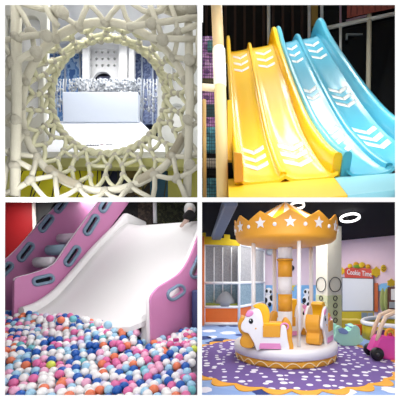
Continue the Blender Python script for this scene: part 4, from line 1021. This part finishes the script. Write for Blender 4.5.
# ---- ceiling fittings
def ring_lamp(u, v, z, r, lb):
    o = PZ(u, v, z); t = thing('ring_lamp', lb, 'lamp', o); M = Matrix.Rotation(-.25, 3, 'X')
    MB().lathe([(r*.84,-.02),(r,-.02),(r,.02),(r*.84,.02)], o, 40, M=M, closed=True, smooth=False).build('ring', mat('lit white ring', (255,255,255), .4, 0, emit=1.6), t, clip=(DOWN,))
    MB().tube([o+Vector((0,r*.9,0)), Vector((o.x, o.y+r*.9, 2.99))], .006, 6).build('cable', blackm, t)
    MB().tube([o-Vector((0,r*.9,0)), Vector((o.x, o.y-r*.9, 2.99))], .006, 6).build('cable', blackm, t)
ring_lamp(350, 218, 2.86, .225, 'white glowing ring lamp hanging from the dark ceiling right of the pillar')
ring_lamp(297.5, 205.5, 2.88, .14, 'white glowing ring lamp partly behind the roof of the carousel')
duct = mat('slate grey duct', (92,106,130), .5, .1)
single('ceiling_duct', MB().prism([PZ(211,242,2.72), PZ(220,242,2.72), PZ(238,206,2.72), PZ(224,206,2.72)], (0,0,.2)), duct, 'slate grey air duct below the dark ceiling at left', 'duct', clip=(RIGHT,DOWN), bevel=.03)
single('ceiling_beam', MB().hexa([P(318.5,245,11.5), P(327.5,245,11.5), P(327.5,245,11.8), P(318.5,245,11.8), P(318.5,203,11.5), P(327.5,203,11.5), P(327.5,203,11.8), P(318.5,203,11.8)]), mat('lilac grey boxing', (176,176,206), .6, .03), 'lilac grey boxed duct beside the top of the cream pillar', 'duct', clip=(DOWN,))
sr = math.atan(.25)
area('fill_carousel_front', (1.0, 3.6, E+.25*3.6-.03), 2.0, 54, rot=(sr,0,0), sy=1.6)  # unseen light added in front of the carousel
area('fill_carousel_room', (1.4, 7.6, 2.96), 2.5, 84, rot=(0,0,0), sy=1.6)  # unseen light added over the carousel room
area('fill_carousel_back', (1.8, 10.4, 2.96), 4.0, 130, rot=(0,0,0), sy=2.4)  # unseen light added over the back of the room
area('fill_carousel_roof', (CX, 5.25, E+.25*5.25-.03), 1.2, 7, rot=(sr,0,0), sy=.35)  # unseen light added for the roof stripes, which the crown shades
# ------------------------------------------------------------------ camera, world, view
cam = bpy.data.cameras.new('camera'); co = bpy.data.objects.new('camera', cam); COL.objects.link(co)
co.location = CAM; co.rotation_euler = (PI/2, 0, 0)
cam.sensor_width = 36; cam.lens = F/400*36; cam.shift_x = (200-U0)/400; cam.shift_y = (V0-200)/400
cam.clip_start = .05
S.camera = co
w = bpy.data.worlds.new('world'); S.world = w; w.use_nodes = True
bg = w.node_tree.nodes['Background']; bg.inputs['Color'].default_value = (1, 1, 1, 1); bg.inputs['Strength'].default_value = 1.12
S.view_settings.view_transform = 'Standard'; S.view_settings.look = 'None'; S.view_settings.gamma = 1; S.view_settings.use_curve_mapping = False
S.view_settings.exposure = 0
for o in bpy.data.objects:
    if '_b' in o: del o['_b']
